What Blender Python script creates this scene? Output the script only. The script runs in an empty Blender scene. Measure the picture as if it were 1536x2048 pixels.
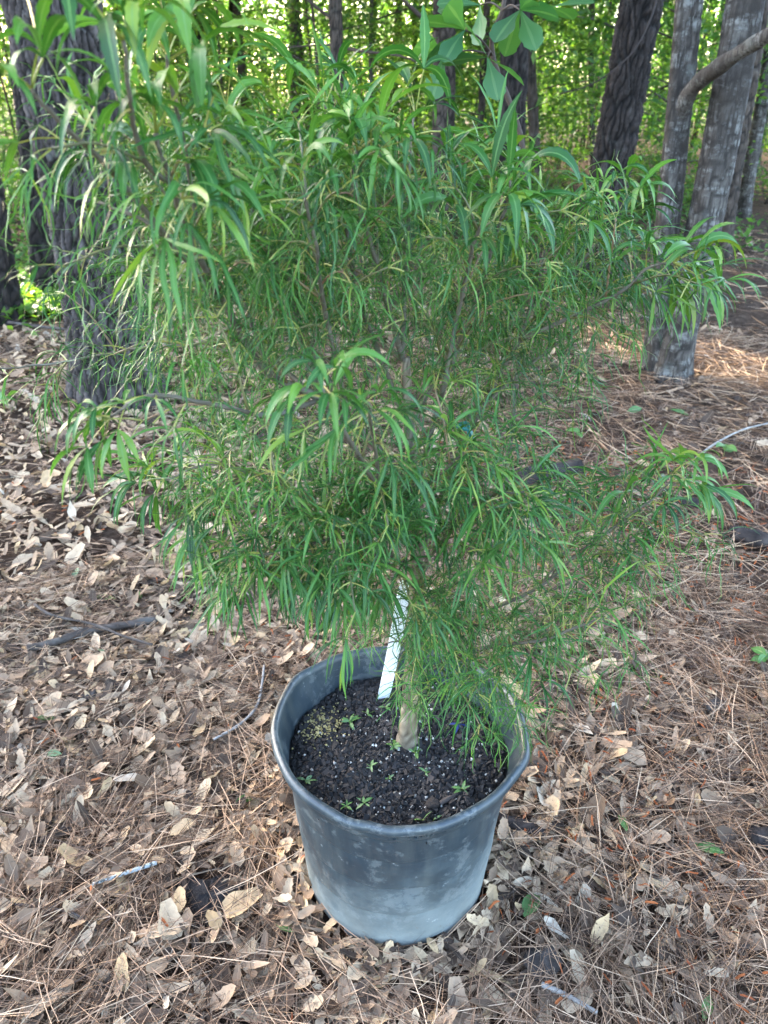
import bpy, bmesh, math, random
import numpy as np
from mathutils import Vector, Matrix

rng = np.random.default_rng(7)
random.seed(7)
scn = bpy.context.scene
COL = scn.collection

# ------------------------------------------------------------------ camera
CAM = np.array([0.0, -0.983, 1.394])
PITCH = math.radians(29.5)
F = 1490.0                                   # focal length in pixels of the 1536x2048 photograph
cam_d = bpy.data.cameras.new('camera')
cam = bpy.data.objects.new('camera', cam_d)
COL.objects.link(cam)
cam.location = CAM
cam.rotation_euler = (math.pi / 2 - PITCH, 0, 0)
cam_d.sensor_fit = 'VERTICAL'
cam_d.sensor_height = 9.8
cam_d.lens = 9.8 * F / 2048
cam_d.clip_start = 0.02
cam_d.clip_end = 2000
cam_d.dof.use_dof = True
cam_d.dof.focus_distance = 1.30
cam_d.dof.aperture_fstop = 1.9
scn.camera = cam

# ------------------------------------------------------------------ sky, sun, exposure
SUN_EL, SUN_AZ = math.radians(29), math.radians(-34)       # azimuth from +Y towards +X
SUN = np.array([math.sin(SUN_AZ) * math.cos(SUN_EL), math.cos(SUN_AZ) * math.cos(SUN_EL), math.sin(SUN_EL)])
w = bpy.data.worlds.new("World")
scn.world = w
w.use_nodes = True
nt = w.node_tree
sky = nt.nodes.new('ShaderNodeTexSky')
sky.sky_type = 'NISHITA'
sky.sun_disc = False
sky.sun_elevation = SUN_EL
sky.sun_rotation = SUN_AZ
sky.dust_density = 3.0
sky.ozone_density = 0.6
nt.links.new(sky.outputs[0], nt.nodes['Background'].inputs[0])
nt.nodes['Background'].inputs[1].default_value = 0.15
sun_d = bpy.data.lights.new('sun', 'SUN')
sun_d.energy = 2.2
sun_d.angle = math.radians(0.5)
sun_d.color = (1.0, 0.86, 0.66)
sun = bpy.data.objects.new('sun', sun_d)
COL.objects.link(sun)
sun.location = (-4, 8, 12)
sun.rotation_euler = Vector(SUN).to_track_quat('Z', 'Y').to_euler()
scn.view_settings.view_transform = 'Standard'
scn.view_settings.look = 'None'
scn.view_settings.exposure = 4.1
scn.view_settings.gamma = 1.0
scn.view_settings.use_curve_mapping = False
scn.render.engine = 'CYCLES'
cy = scn.cycles
cy.use_denoising = True
cy.max_bounces = 6
cy.diffuse_bounces = 4
cy.glossy_bounces = 2
cy.transmission_bounces = 4
cy.transparent_max_bounces = 4
cy.caustics_reflective = False
cy.caustics_refractive = False
cy.sample_clamp_indirect = 6.0

# ------------------------------------------------------------------ helpers
def nrm(v):
    return v / np.maximum(np.linalg.norm(v, axis=-1, keepdims=True), 1e-9)

def ray(px, py):
    xr, yr = (px - 768.0) / F, (1024.0 - py) / F
    return np.array([xr, math.cos(PITCH) + yr * math.sin(PITCH), -math.sin(PITCH) + yr * math.cos(PITCH)])

def at_y(px, py, Y):
    d = ray(px, py)
    return CAM + d * (Y - CAM[1]) / d[1]

def at_z(px, py, Z=0.0):
    d = ray(px, py)
    return CAM + d * (Z - CAM[2]) / d[2]

def project(P):
    P = np.asarray(P, float) - CAM
    dep = P[..., 1] * math.cos(PITCH) - P[..., 2] * math.sin(PITCH)
    up = P[..., 1] * math.sin(PITCH) + P[..., 2] * math.cos(PITCH)
    dd = np.where(np.abs(dep) < 1e-4, 1e-4, dep)
    return 768 + F * P[..., 0] / dd, 1024 - F * up / dd, dep

def ground_z(x, y):
    x = np.asarray(x, float); y = np.asarray(y, float)
    z = (0.016 * np.sin(3.1 * x + 1.3) * np.sin(2.7 * y + .4) + 0.010 * np.sin(6.3 * x + 2.2 * y) +
         0.008 * np.sin(9.7 * y - 4.1 * x + 1.0))
    far = np.clip((np.hypot(x, y) - 3) / 10, 0, 1)
    z = z + far * (0.10 * np.sin(.55 * x + .7) * np.sin(.45 * y))
    k = np.clip((np.hypot(x - .025, y) - .22) / .35, 0, 1)
    return z * k

class MB:
    """collects vertex / face blocks and links them as ONE mesh object"""
    def __init__(s):
        s.v, s.q, s.t, s.n = [], [], [], 0
        s.qm, s.tm, s.tone, s.acr = [], [], [], []
    def add(s, v, q=None, t=None, m=0, tone=None, acr=None):
        v = np.asarray(v, float).reshape(-1, 3)
        s.v.append(v)
        s.tone.append(np.zeros(len(v)) + (0.5 if tone is None else tone))
        s.acr.append(np.zeros(len(v)) + (0.0 if acr is None else acr))
        if q is not None and len(q):
            q = np.asarray(q).reshape(-1, 4); s.q.append(q + s.n); s.qm.append(np.full(len(q), m))
        if t is not None and len(t):
            t = np.asarray(t).reshape(-1, 3); s.t.append(t + s.n); s.tm.append(np.full(len(t), m))
        s.n += len(v)
    def mesh(s, name, mats, smooth=True):
        me = bpy.data.meshes.new(name)
        if s.n:
            v = np.concatenate(s.v)
            q = np.concatenate(s.q) if s.q else np.zeros((0, 4), int)
            t = np.concatenate(s.t) if s.t else np.zeros((0, 3), int)
            nq, ntr = len(q), len(t)
            me.vertices.add(len(v)); me.vertices.foreach_set('co', v.ravel())
            me.loops.add(nq * 4 + ntr * 3)
            me.loops.foreach_set('vertex_index', np.concatenate([q.ravel(), t.ravel()]).astype(np.int32))
            me.polygons.add(nq + ntr)
            ls = np.concatenate([np.arange(nq) * 4, nq * 4 + np.arange(ntr) * 3])
            me.polygons.foreach_set('loop_start', ls.astype(np.int32))
            mi = np.concatenate(s.qm + s.tm) if (s.qm or s.tm) else np.zeros(0)
            for m in mats: me.materials.append(m)
            me.polygons.foreach_set('material_index', mi.astype(np.int32))
            me.polygons.foreach_set('use_smooth', np.full(nq + ntr, smooth))
            me.update(calc_edges=True)
            a = me.attributes.new('tone', 'FLOAT', 'POINT'); a.data.foreach_set('value', np.concatenate(s.tone).astype(np.float32))
            a = me.attributes.new('across', 'FLOAT', 'POINT'); a.data.foreach_set('value', np.concatenate(s.acr).astype(np.float32))
        return me
    def obj(s, name, mats, parent=None, smooth=True, loc=None):
        if not isinstance(mats, (list, tuple)): mats = [mats]
        if loc is not None:
            s.v = [a - np.asarray(loc) for a in s.v]
        o = bpy.data.objects.new(name, s.mesh(name, mats, smooth))
        COL.objects.link(o)
        if loc is not None: o.location = loc
        if parent is not None: attach(o, parent)
        return o

def attach(o, parent):
    o.parent = parent
    o.matrix_parent_inverse = Matrix.Translation(parent.location).inverted() if parent.rotation_euler == parent.rotation_euler and parent.parent is None else Matrix()

def tag(o, label=None, cat=None, group=None, kind=None):
    if label: o['label'] = label
    if cat: o['category'] = cat
    if group: o['group'] = group
    if kind: o['kind'] = kind
    return o

def empty(name, loc, label, cat, group=None):
    o = bpy.data.objects.new(name, None)
    o.empty_display_size = 0.1
    COL.objects.link(o); o.location = loc
    return tag(o, label, cat, group)

def resample(P, n):
    """smooth (Catmull-Rom) curve through the points"""
    P = np.asarray(P, float)
    Q = np.vstack([2 * P[0] - P[1], P, 2 * P[-1] - P[-2]])
    seg = len(P) - 1
    u = np.linspace(0, seg - 1e-6, n); i = u.astype(int); t = (u - i)[:, None]
    a, b, c, d = Q[i], Q[i + 1], Q[i + 2], Q[i + 3]
    return .5 * (2 * b + (c - a) * t + (2 * a - 5 * b + 4 * c - d) * t ** 2 + (3 * b - a - 3 * c + d) * t ** 3)

def tube(mb, P, R, ns=7, m=0, tone=None, cap=True):
    P = np.asarray(P, float); n = len(P); R = np.zeros(n) + R
    T = nrm(np.gradient(P, axis=0))
    ref = np.array([0.31, 0.87, 0.2]); 
    A = nrm(np.cross(T, ref)); B = np.cross(T, A)
    th = np.arange(ns) * 2 * math.pi / ns
    V = P[:, None] + R[:, None, None] * (np.cos(th)[None, :, None] * A[:, None] + np.sin(th)[None, :, None] * B[:, None])
    i = np.arange(n - 1)[:, None] * ns; j = np.arange(ns)[None]; k = (j + 1) % ns
    q = np.stack([i + j, i + k, i + ns + k, i + ns + j], -1)
    V = V.reshape(-1, 3)
    t = None
    if cap:
        V = np.vstack([V, P[:1], P[-1:]])
        j = np.arange(ns); k = (j + 1) % ns
        t = np.vstack([np.stack([np.full(ns, n * ns), k, j], -1), np.stack([np.full(ns, n * ns + 1), (n - 1) * ns + j, (n - 1) * ns + k], -1)])
    mb.add(V, q, t, m, tone)

def ribbons(mb, base, d, L, W, prof, droop, roll, m=0, tone=None, fold=0.0, wig=0.0, cols=2, tipw=True):
    """N ribbons at once: leaves, leaflets, pine needles. prof = half-width factors along the length"""
    N = len(base); n = len(prof) - 1
    p = base.copy(); d = nrm(d.copy())
    droop = np.zeros(N) + droop; L = np.zeros(N) + L; W = np.zeros(N) + W; roll = np.zeros(N) + roll
    pts, dirs = [p.copy()], [d.copy()]
    g = np.array([0, 0, -1.0])
    for i in range(n):
        d = nrm(d + (droop / n)[:, None] * g + (wig / n) * rng.normal(size=(N, 3)) if wig else d + (droop / n)[:, None] * g)
        p = p + d * (L / n)[:, None]
        pts.append(p.copy()); dirs.append(d.copy())
    pts = np.stack(pts, 1); dirs = np.stack(dirs, 1)                # N,n+1,3
    up = np.zeros((N, 3)); up[:, 2] = 1; up += 0.15 * rng.normal(size=(N, 3))
    s0 = np.cross(dirs[:, 0], up); s0 = nrm(s0)
    s = s0[:, None] - (np.sum(s0[:, None] * dirs, -1, keepdims=True)) * dirs
    s = nrm(s); nn = np.cross(s, dirs)
    c, sn = np.cos(roll)[:, None, None], np.sin(roll)[:, None, None]
    s, nn = c * s + sn * nn, c * nn - sn * s
    hw = W[:, None, None] * np.asarray(prof)[None, :, None]
    if cols == 2:
        V = np.stack([pts - s * hw, pts + s * hw], 2)
        acr = np.broadcast_to(np.array([-1., 1.]), (N, n + 1, 2))
    else:
        V = np.stack([pts - s * hw + nn * hw * fold, pts, pts + s * hw + nn * hw * fold], 2)
        acr = np.broadcast_to(np.array([-1., 0., 1.]), (N, n + 1, 3))
    C = cols
    b = (np.arange(N) * (n + 1) * C)[:, None, None]; i = (np.arange(n) * C)[None, :, None]; j = np.arange(C - 1)[None, None]
    q = np.stack([b + i + j, b + i + j + 1, b + i + C + j + 1, b + i + C + j], -1)
    tn = None if tone is None else np.repeat(np.zeros(N) + tone, (n + 1) * C)
    mb.add(V.reshape(-1, 3), q.reshape(-1, 4), None, m, tn, acr.reshape(-1))
    return pts

def diamonds(mb, c, size, m=0, tone=None, flat=0.55, asp=0.5):
    """N folded diamond leaves (2 triangles each), centre c, random orientation"""
    N = len(c); size = np.zeros(N) + size
    d = rng.normal(size=(N, 3)); d[:, 2] = d[:, 2] * flat - .25; d = nrm(d)
    up = rng.normal(size=(N, 3)) * .5; up[:, 2] += 1
    s = nrm(np.cross(d, up)); nn = np.cross(s, d)
    L = size[:, None] * .5
    A = c - d * L; B = c + d * L
    S1 = c - s * L * 2 * asp * .5 - d * L * .1 + nn * L * .18; S2 = c + s * L * 2 * asp * .5 - d * L * .1 + nn * L * .18
    V = np.stack([A, S1, B, S2], 1).reshape(-1, 3)
    b = (np.arange(N) * 4)[:, None]
    t = np.concatenate([b + np.array([[0, 2, 1]]), b + np.array([[0, 3, 2]])], 1).reshape(-1, 3)
    tn = None if tone is None else np.repeat(np.zeros(N) + tone, 4)
    mb.add(V, None, t, m, tn)

# ------------------------------------------------------------------ materials
def mat(name):
    m = bpy.data.materials.new(name); m.use_nodes = True
    n = m.node_tree; b = n.nodes['Principled BSDF']
    return m, n, b

def node(n, t, **kw):
    x = n.nodes.new(t)
    for k, v in kw.items():
        if hasattr(x, k): setattr(x, k, v)
    return x

def ramp(n, stops, fac=None, interp='LINEAR'):
    r = n.nodes.new('ShaderNodeValToRGB'); r.color_ramp.interpolation = interp
    e = r.color_ramp.elements
    while len(e) < len(stops): e.new(0.5)
    for k, (p, c) in enumerate(stops):
        e[k].position = p; e[k].color = (*c, 1) if len(c) == 3 else c
    if fac is not None: n.links.new(fac, r.inputs[0])
    return r.outputs[0]

def noise(n, scale, detail=4, rough=.55, vec=None, dist=0.0):
    x = n.nodes.new('ShaderNodeTexNoise'); x.inputs['Scale'].default_value = scale
    x.inputs['Detail'].default_value = detail; x.inputs['Roughness'].default_value = rough
    x.inputs['Distortion'].default_value = dist
    if vec is not None: n.links.new(vec, x.inputs['Vector'])
    return x.outputs[0]

def coords(n, scale=(1, 1, 1)):
    tc = n.nodes.new('ShaderNodeTexCoord'); mp = n.nodes.new('ShaderNodeMapping')
    mp.inputs['Scale'].default_value = scale
    n.links.new(tc.outputs['Object'], mp.inputs[0]); return mp.outputs[0]

def attr(n, name):
    a = n.nodes.new('ShaderNodeAttribute'); a.attribute_name = name; return a.outputs['Fac']

def math_(n, op, a, b=None, clamp=False):
    x = n.nodes.new('ShaderNodeMath'); x.operation = op; x.use_clamp = clamp
    for k, v in enumerate((a, b)):
        if v is None: continue
        if isinstance(v, (int, float)): x.inputs[k].default_value = v
        else: n.links.new(v, x.inputs[k])
    return x.outputs[0]

def mix(n, fac, a, b, typ='MIX'):
    x = n.nodes.new('ShaderNodeMix'); x.data_type = 'RGBA'; x.blend_type = typ
    for k, v in ((0, fac), (6, a), (7, b)):
        if isinstance(v, (int, float)): x.inputs[k].default_value = v
        elif isinstance(v, tuple): x.inputs[k].default_value = (*v, 1)
        else: n.links.new(v, x.inputs[k])
    return x.outputs[2]

def bump(n, b, h, strength=.3, dist=.01):
    x = n.nodes.new('ShaderNodeBump'); x.inputs['Strength'].default_value = strength; x.inputs['Distance'].default_value = dist
    n.links.new(h, x.inputs['Height']); n.links.new(x.outputs[0], b.inputs['Normal'])

def leaf_mat(name, stops, trans, tfac=.4, rough=.45, rib=None, rand=False, spec=.5):
    m, n, b = mat(name)
    t = attr(n, 'tone')
    if rand:
        oi = n.nodes.new('ShaderNodeObjectInfo')
        t = math_(n, 'FRACT', math_(n, 'ADD', t, math_(n, 'MULTIPLY', oi.outputs['Random'], .6)))
    c = ramp(n, stops, t)
    if rib:
        a = math_(n, 'ABSOLUTE', attr(n, 'across'))
        k = math_(n, 'LESS_THAN', a, .13)
        c = mix(n, math_(n, 'MULTIPLY', k, .7), c, rib)
    n.links.new(c, b.inputs['Base Color'])
    b.inputs['Roughness'].default_value = rough
    b.inputs['Specular IOR Level'].default_value = spec
    tr = n.nodes.new('ShaderNodeBsdfTranslucent')
    tc = mix(n, 1.0, c, trans, 'MULTIPLY')
    n.links.new(tc, tr.inputs[0])
    ms = n.nodes.new('ShaderNodeMixShader'); ms.inputs[0].default_value = tfac
    n.links.new(b.outputs[0], ms.inputs[1]); n.links.new(tr.outputs[0], ms.inputs[2])
    n.links.new(ms.outputs[0], n.nodes['Material Output'].inputs[0])
    return m

M_LEAF = leaf_mat('shrub_leaf', [(0, (.008, .036, .009)), (.40, (.026, .092, .017)), (.75, (.070, .165, .026)), (1, (.15, .21, .028))],
                  (1.7, 1.8, .6), .22, .38, rib=(.10, .19, .06), spec=.24)
M_PETIOLE = leaf_mat('petiole', [(0, (.15, .21, .035)), (.7, (.24, .24, .05)), (1, (.30, .15, .08))], (1, 1, .8), .1, .45)
M_WOODLEAF = leaf_mat('woodland_leaf', [(0, (.028, .078, .020)), (.5, (.052, .118, .024)), (1, (.095, .16, .024))],
                      (2.5, 2.6, 1.1), .46, .5, rand=False, spec=.35)
M_OAKLEAF = leaf_mat('oak_leaf', [(0, (.020, .075, .028)), (1, (.040, .115, .032))], (1.8, 1.8, .6), .4, .45, rib=(.07, .15, .055))
M_CANOPY = leaf_mat('canopy_leaf', [(0, (.03, .07, .02)), (1, (.05, .10, .02))], (1.2, 1.2, .6), .2, .6)

def bark_mat(name, stops, wstops, lichen=0.0, bands=False):
    m, n, b = mat(name)
    t = attr(n, 'tone')
    g = attr(n, 'across')
    co = coords(n)
    c1 = ramp(n, stops, math_(n, 'ADD', math_(n, 'MULTIPLY', t, .6), math_(n, 'MULTIPLY', noise(n, 14, 6, .6, co), .45)))
    c = mix(n, math_(n, 'SUBTRACT', 1.0, g, True), c1, wstops)
    if bands:
        cb = coords(n, (9, 9, 20))
        k = ramp(n, [(.50, (0, 0, 0)), (.60, (1, 1, 1))], noise(n, 1.0, 8, .72, cb))
        vf = ramp(n, [(.44, (0, 0, 0)), (.52, (1, 1, 1))], noise(n, 1.0, 4, .6, coords(n, (75, 75, 9))))
        k = math_(n, 'MULTIPLY', k, vf)
        c = mix(n, math_(n, 'MULTIPLY', math_(n, 'SUBTRACT', 1.0, vf, True), .6), c, (.018, .015, .013))
        c = mix(n, math_(n, 'MULTIPLY', k, .5), c, (.22, .22, .205))
        k2 = ramp(n, [(.52, (0, 0, 0)), (.66, (1, 1, 1))], noise(n, 2.2, 4, .6, co))
        c = mix(n, math_(n, 'MULTIPLY', k2, .6), c, (.028, .023, .019))
    if lichen:
        k = ramp(n, [(.58, (0, 0, 0)), (.70, (1, 1, 1))], noise(n, 9, 5, .65, co))
        c = mix(n, math_(n, 'MULTIPLY', k, lichen), c, (.19, .20, .18))
    n.links.new(c, b.inputs['Base Color'])
    b.inputs['Roughness'].default_value = .9
    b.inputs['Specular IOR Level'].default_value = .2
    bump(n, b, noise(n, 55, 6, .7, co), .5, .012)
    return m

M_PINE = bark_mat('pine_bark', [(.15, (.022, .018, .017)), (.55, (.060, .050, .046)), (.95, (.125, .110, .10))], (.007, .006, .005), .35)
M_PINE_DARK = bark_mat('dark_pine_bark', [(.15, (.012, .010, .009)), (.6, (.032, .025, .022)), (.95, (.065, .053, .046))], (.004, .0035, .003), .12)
M_GREY = bark_mat('grey_bark', [(.1, (.030, .025, .021)), (.5, (.065, .056, .048)), (.95, (.12, .11, .095))], (.02, .017, .014), .25, True)
M_BROWN = bark_mat('brown_bark', [(.1, (.025, .019, .015)), (.5, (.055, .041, .032)), (.95, (.10, .08, .065))], (.011, .009, .007), .2)
M_STEM = bark_mat('shrub_stem', [(.1, (.045, .038, .026)), (.5, (.10, .085, .06)), (.95, (.17, .15, .115))], (.05, .04, .03), .35)
M_TRUNKB = bark_mat('shrub_trunk', [(.1, (.10, .075, .045)), (.5, (.20, .158, .105)), (.95, (.35, .29, .21))], (.045, .03, .018), .25)
M_TWIG = leaf_mat('green_twig', [(0, (.06, .06, .02)), (.6, (.13, .12, .04)), (1, (.17, .09, .05))], (1, 1, 1), .02, .5)
M_DEADWOOD = bark_mat('dead_wood', [(.1, (.022, .018, .015)), (.5, (.055, .044, .037)), (.95, (.11, .092, .08))], (.012, .010, .008), .2)

def litter_mat(name, stops, spots=True, rough=.8, tfac=.12):
    m, n, b = mat(name)
    c = ramp(n, stops, attr(n, 'tone'))
    co = coords(n)
    if spots:
        c = mix(n, math_(n, 'MULTIPLY', ramp(n, [(.35, (0, 0, 0)), (.75, (1, 1, 1))], noise(n, 45, 5, .65, co)), .55), c, (.085, .060, .042))
        k = ramp(n, [(.64, (0, 0, 0)), (.69, (1, 1, 1))], noise(n, 170, 3, .6, co))
        c = mix(n, math_(n, 'MULTIPLY', k, .8), c, (.018, .014, .011))
        a = math_(n, 'LESS_THAN', math_(n, 'ABSOLUTE', attr(n, 'across')), .07)
        c = mix(n, math_(n, 'MULTIPLY', a, .35), c, (.26, .20, .14))
    n.links.new(c, b.inputs['Base Color'])
    b.inputs['Roughness'].default_value = rough
    b.inputs['Specular IOR Level'].default_value = .3
    if tfac:
        tr = n.nodes.new('ShaderNodeBsdfTranslucent'); n.links.new(c, tr.inputs[0])
        ms = n.nodes.new('ShaderNodeMixShader'); ms.inputs[0].default_value = tfac
        n.links.new(b.outputs[0], ms.inputs[1]); n.links.new(tr.outputs[0], ms.inputs[2])
        n.links.new(ms.outputs[0], n.nodes['Material Output'].inputs[0])
    if spots: bump(n, b, noise(n, 60, 4, .6, co), .35, .004)
    return m

M_DEAD = litter_mat('dead_leaf', [(0, (.022, .013, .008)), (.15, (.070, .042, .025)), (.30, (.21, .135, .082)), (.55, (.38, .26, .162)), (.8, (.53, .39, .245)), (.93, (.46, .31, .155)), (1, (.44, .37, .28))])
M_NEEDLE = litter_mat('pine_needle', [(0, (.022, .011, .006)), (.4, (.135, .073, .040)), (.75, (.30, .185, .110)), (1, (.48, .335, .215))], False, .6, 0)
M_CATKIN = litter_mat('catkin', [(0, (.16, .038, .010)), (1, (.30, .085, .022))], False, .8, 0)
M_GREENFALL = leaf_mat('fallen_green_leaf', [(0, (.04, .12, .025)), (.5, (.08, .17, .035)), (1, (.12, .20, .11))], (1.5, 1.5, .6), .25, .5, rib=(.14, .24, .08))

m, n, b = mat('ground_soil'); M_GROUND = m
co = coords(n)
c = ramp(n, [(.25, (.016, .010, .007)), (.45, (.042, .027, .018)), (.58, (.085, .057, .038)), (.75, (.15, .11, .08))], noise(n, 17, 8, .75, co, .6))
c = mix(n, math_(n, 'MULTIPLY', ramp(n, [(.4, (0, 0, 0)), (.7, (1, 1, 1))], noise(n, 1.3, 4, .6, co)), .5), c, (.06, .034, .021))
n.links.new(c, b.inputs['Base Color']); b.inputs['Roughness'].default_value = 1; b.inputs['Specular IOR Level'].default_value = .1
bump(n, b, noise(n, 40, 8, .7, co), .8, .03)

# ------------------------------------------------------------------ the ground
def build_ground():
    a = np.concatenate([-np.geomspace(260, 6, 26), np.linspace(-5.8, 5.8, 233), np.geomspace(6, 260, 26)])
    by = np.concatenate([-np.geomspace(60, 3, 14), np.linspace(-2.9, 8.9, 237), np.geomspace(9.1, 420, 44)])
    X, Y = np.meshgrid(a, by)
    Z = ground_z(X, Y) - 0.012 + 0.006 * rng.normal(size=X.shape) * (np.hypot(X, Y) < 9)
    V = np.stack([X, Y, Z], -1).reshape(-1, 3)
    nx = len(a); i = np.arange(len(by) - 1)[:, None] * nx; j = np.arange(nx - 1)[None]
    q = np.stack([i + j, i + j + 1, i + nx + j + 1, i + nx + j], -1)
    mb = MB(); mb.add(V, q)
    o = mb.obj('ground', M_GROUND); tag(o, kind='structure')
    return o
ground = build_ground()

# ------------------------------------------------------------------ trees
def bark_cells(u, v, nu, seed):
    """cellular bark plates: u wraps over nu cells; returns edge distance and a per-plate random value"""
    r = np.random.default_rng(seed); H = r.random((nu, 997, 3))
    iu, iv = np.floor(u).astype(int), np.floor(v).astype(int)
    f1 = np.full(u.shape, 9.); f2 = f1.copy(); idv = np.zeros(u.shape)
    for du in (-1, 0, 1):
        for dv in (-1, 0, 1):
            cu, cv = iu + du, iv + dv
            h = H[cu % nu, cv % 997]
            d = np.hypot(cu + h[..., 0] - u, (cv + h[..., 1] - v))
            closer = d < f1
            f2 = np.where(closer, f1, np.minimum(f2, d)); idv = np.where(closer, h[..., 2], idv); f1 = np.where(closer, d, f1)
    return f2 - f1, idv

def trunk_mesh(mb, base, top, r0, r1, seed, plate=(.045, .11), depth=.012, fine_h=2.3, ns=110, flare=.35, step=.014, m=0, bend=.02):
    base, top = np.asarray(base, float), np.asarray(top, float)
    ax = top - base; H = np.linalg.norm(ax)
    fh = min(fine_h, H * .95)
    s = np.concatenate([np.arange(-.12, fh, step), np.linspace(fh, H, 14)])
    r_ = np.random.default_rng(seed); ph = r_.random(4) * 6.28
    P = base + ax / H * s[:, None] + np.stack([bend * np.sin(s * 1.1 + ph[0]), bend * np.sin(s * 1.3 + ph[1]), 0 * s], -1) * np.minimum(1, np.maximum(s, 0) / .8)[:, None]
    R = r0 + (r1 - r0) * np.clip(s / H, 0, 1); R = R * (1 + flare * np.exp(-np.maximum(s, 0) / .16))
    th = np.arange(ns) * 2 * math.pi / ns
    TH, S = np.meshgrid(th, s)
    nu = max(6, int(round(2 * math.pi * r0 / plate[0])))
    wob = .35 * np.sin(S * 9 + ph[2] + 2 * TH) + .25 * np.sin(S * 23 + 5 * TH)
    e, idv = bark_cells((TH / (2 * math.pi) * nu + wob) % nu, S / plate[1], nu, seed)
    e2, id2 = bark_cells((TH / (2 * math.pi) * nu * 3 + 2.2 * wob) % (nu * 3), S / plate[1] * 2.6, nu * 3, seed + 1)
    g = np.clip(e / .34, 0, 1); g = g * g * (3 - 2 * g) * (.55 + .45 * np.clip(e2 / .3, 0, 1))
    idv = .45 * idv + .55 * id2
    root = flare * .35 * np.exp(-np.maximum(S, 0) / .12) * np.sin(5 * TH + ph[3])
    rad = R[:, None] * (1 + root) + depth * (g - .6) * (.7 + .6 * idv) + .0025 * r_.normal(size=TH.shape) * (depth / .012) + .006 * np.sin(3 * TH + S * 2)
    V = P[:, None] + np.stack([np.cos(TH) * rad, np.sin(TH) * rad, 0 * rad], -1)
    nr = len(s); i = np.arange(nr - 1)[:, None] * ns; j = np.arange(ns)[None]; k = (j + 1) % ns
    q = np.stack([i + j, i + k, i + ns + k, i + ns + j], -1)
    mb.add(V.reshape(-1, 3), q, None, m, idv.reshape(-1), g.reshape(-1))
    return P

GAPS = []            # openings in the canopy: (target point, radius); the sun reaches the ground there
def gap(p, r): GAPS.append((np.asarray(p, float), r))
gap(at_z(105, 606), .34); gap(at_z(60, 596), .25)
gap(at_z(1440, 735), .22); gap(at_z(1390, 716), .16); gap(at_z(1500, 760), .12)
gap(at_z(1245, 690), .16)
gap((-.20, .06, .03), .03); gap((.02, .0, .40), .02)

def cull(c):
    keep = np.ones(len(c), bool)
    for p, r in GAPS:
        v = c - p; t = v @ SUN; d = np.linalg.norm(v - t[:, None] * SUN, axis=1)
        keep &= ~((t > 0) & (d < r + (.12 if r > .1 else .07)))
    return keep

def crown_clumps(mb, centres, radii, per, size, m=0, flat=.6, do_cull=True, hollow=.35):
    for c, r in zip(centres, radii):
        u = nrm(rng.normal(size=(per, 3))) * (rng.random((per, 1)) ** (.5) * (1 - hollow) + hollow * rng.random((per, 1)))
        p = np.asarray(c) + u * r * np.array([1, 1, .62])
        if do_cull: p = p[cull(p)]
        if len(p):
            diamonds(mb, p, size * (.7 + .6 * rng.random(len(p))), m, rng.random(len(p)), flat, .42)

def big_tree(name, cat, label, bpx, tpx, wpx, bark, plate, depth, height, limbs=(), crown_r=2.2, group=None, seed=1, fine=2.3, ns=110, step=.014, flare=.3, top_scale=.8, crown_n=9):
    base = at_z(*bpx); base[2] = float(ground_z(base[0], base[1]))
    tp = at_y(*tpx, base[1])
    ax = (tp - base) / max(tp[2] - base[2], .1)
    top = base + ax * height
    dep = project(base + ax * .7)[2]
    r0 = wpx * dep / F / 2
    root = empty(name, base, label, cat, group)
    mb = MB(); P = trunk_mesh(mb, base, top, r0, r0 * top_scale * .6, seed, plate, depth, fine, ns, flare, step)
    mb.obj('trunk', bark, root)
    for lp, lr0, lr1 in limbs:
        mb = MB(); tube(mb, resample(lp, 26), np.linspace(lr0, lr1, 26) * (1 + .05 * np.convolve(rng.normal(size=26), [.5, .7, .5], 'same')), 9, 0, .5)
        for a in mb.acr: a[:] = 1
        mb.obj('limb', bark, root)
    # upper limbs and the crown, above the frame
    mb = MB(); cs, rs = [], []
    for k in range(crown_n):
        h = height * (.55 + .47 * k / crown_n); a = k * 2.4 + seed
        q0 = base + ax * h; ln = crown_r * (1.1 - .55 * k / crown_n)
        q1 = q0 + np.array([math.cos(a) * ln, math.sin(a) * ln, ln * .28])
        tube(mb, resample([q0, (q0 + q1) / 2 + (0, 0, -.1), q1], 6), np.linspace(.05, .015, 6), 5, 0, .5)
        cs += [q1, (q0 + q1) / 2 + (0, 0, .2)]; rs += [crown_r * .5, crown_r * .4]
    for a in mb.acr: a[:] = 1
    mb.obj('upper_limb', bark, root)['kind'] = 'stuff'
    mb = MB(); crown_clumps(mb, cs, rs, 190, .26, 0, .6)
    mb.obj('crown', M_CANOPY, root)
    return root, base, ax, r0

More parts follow.
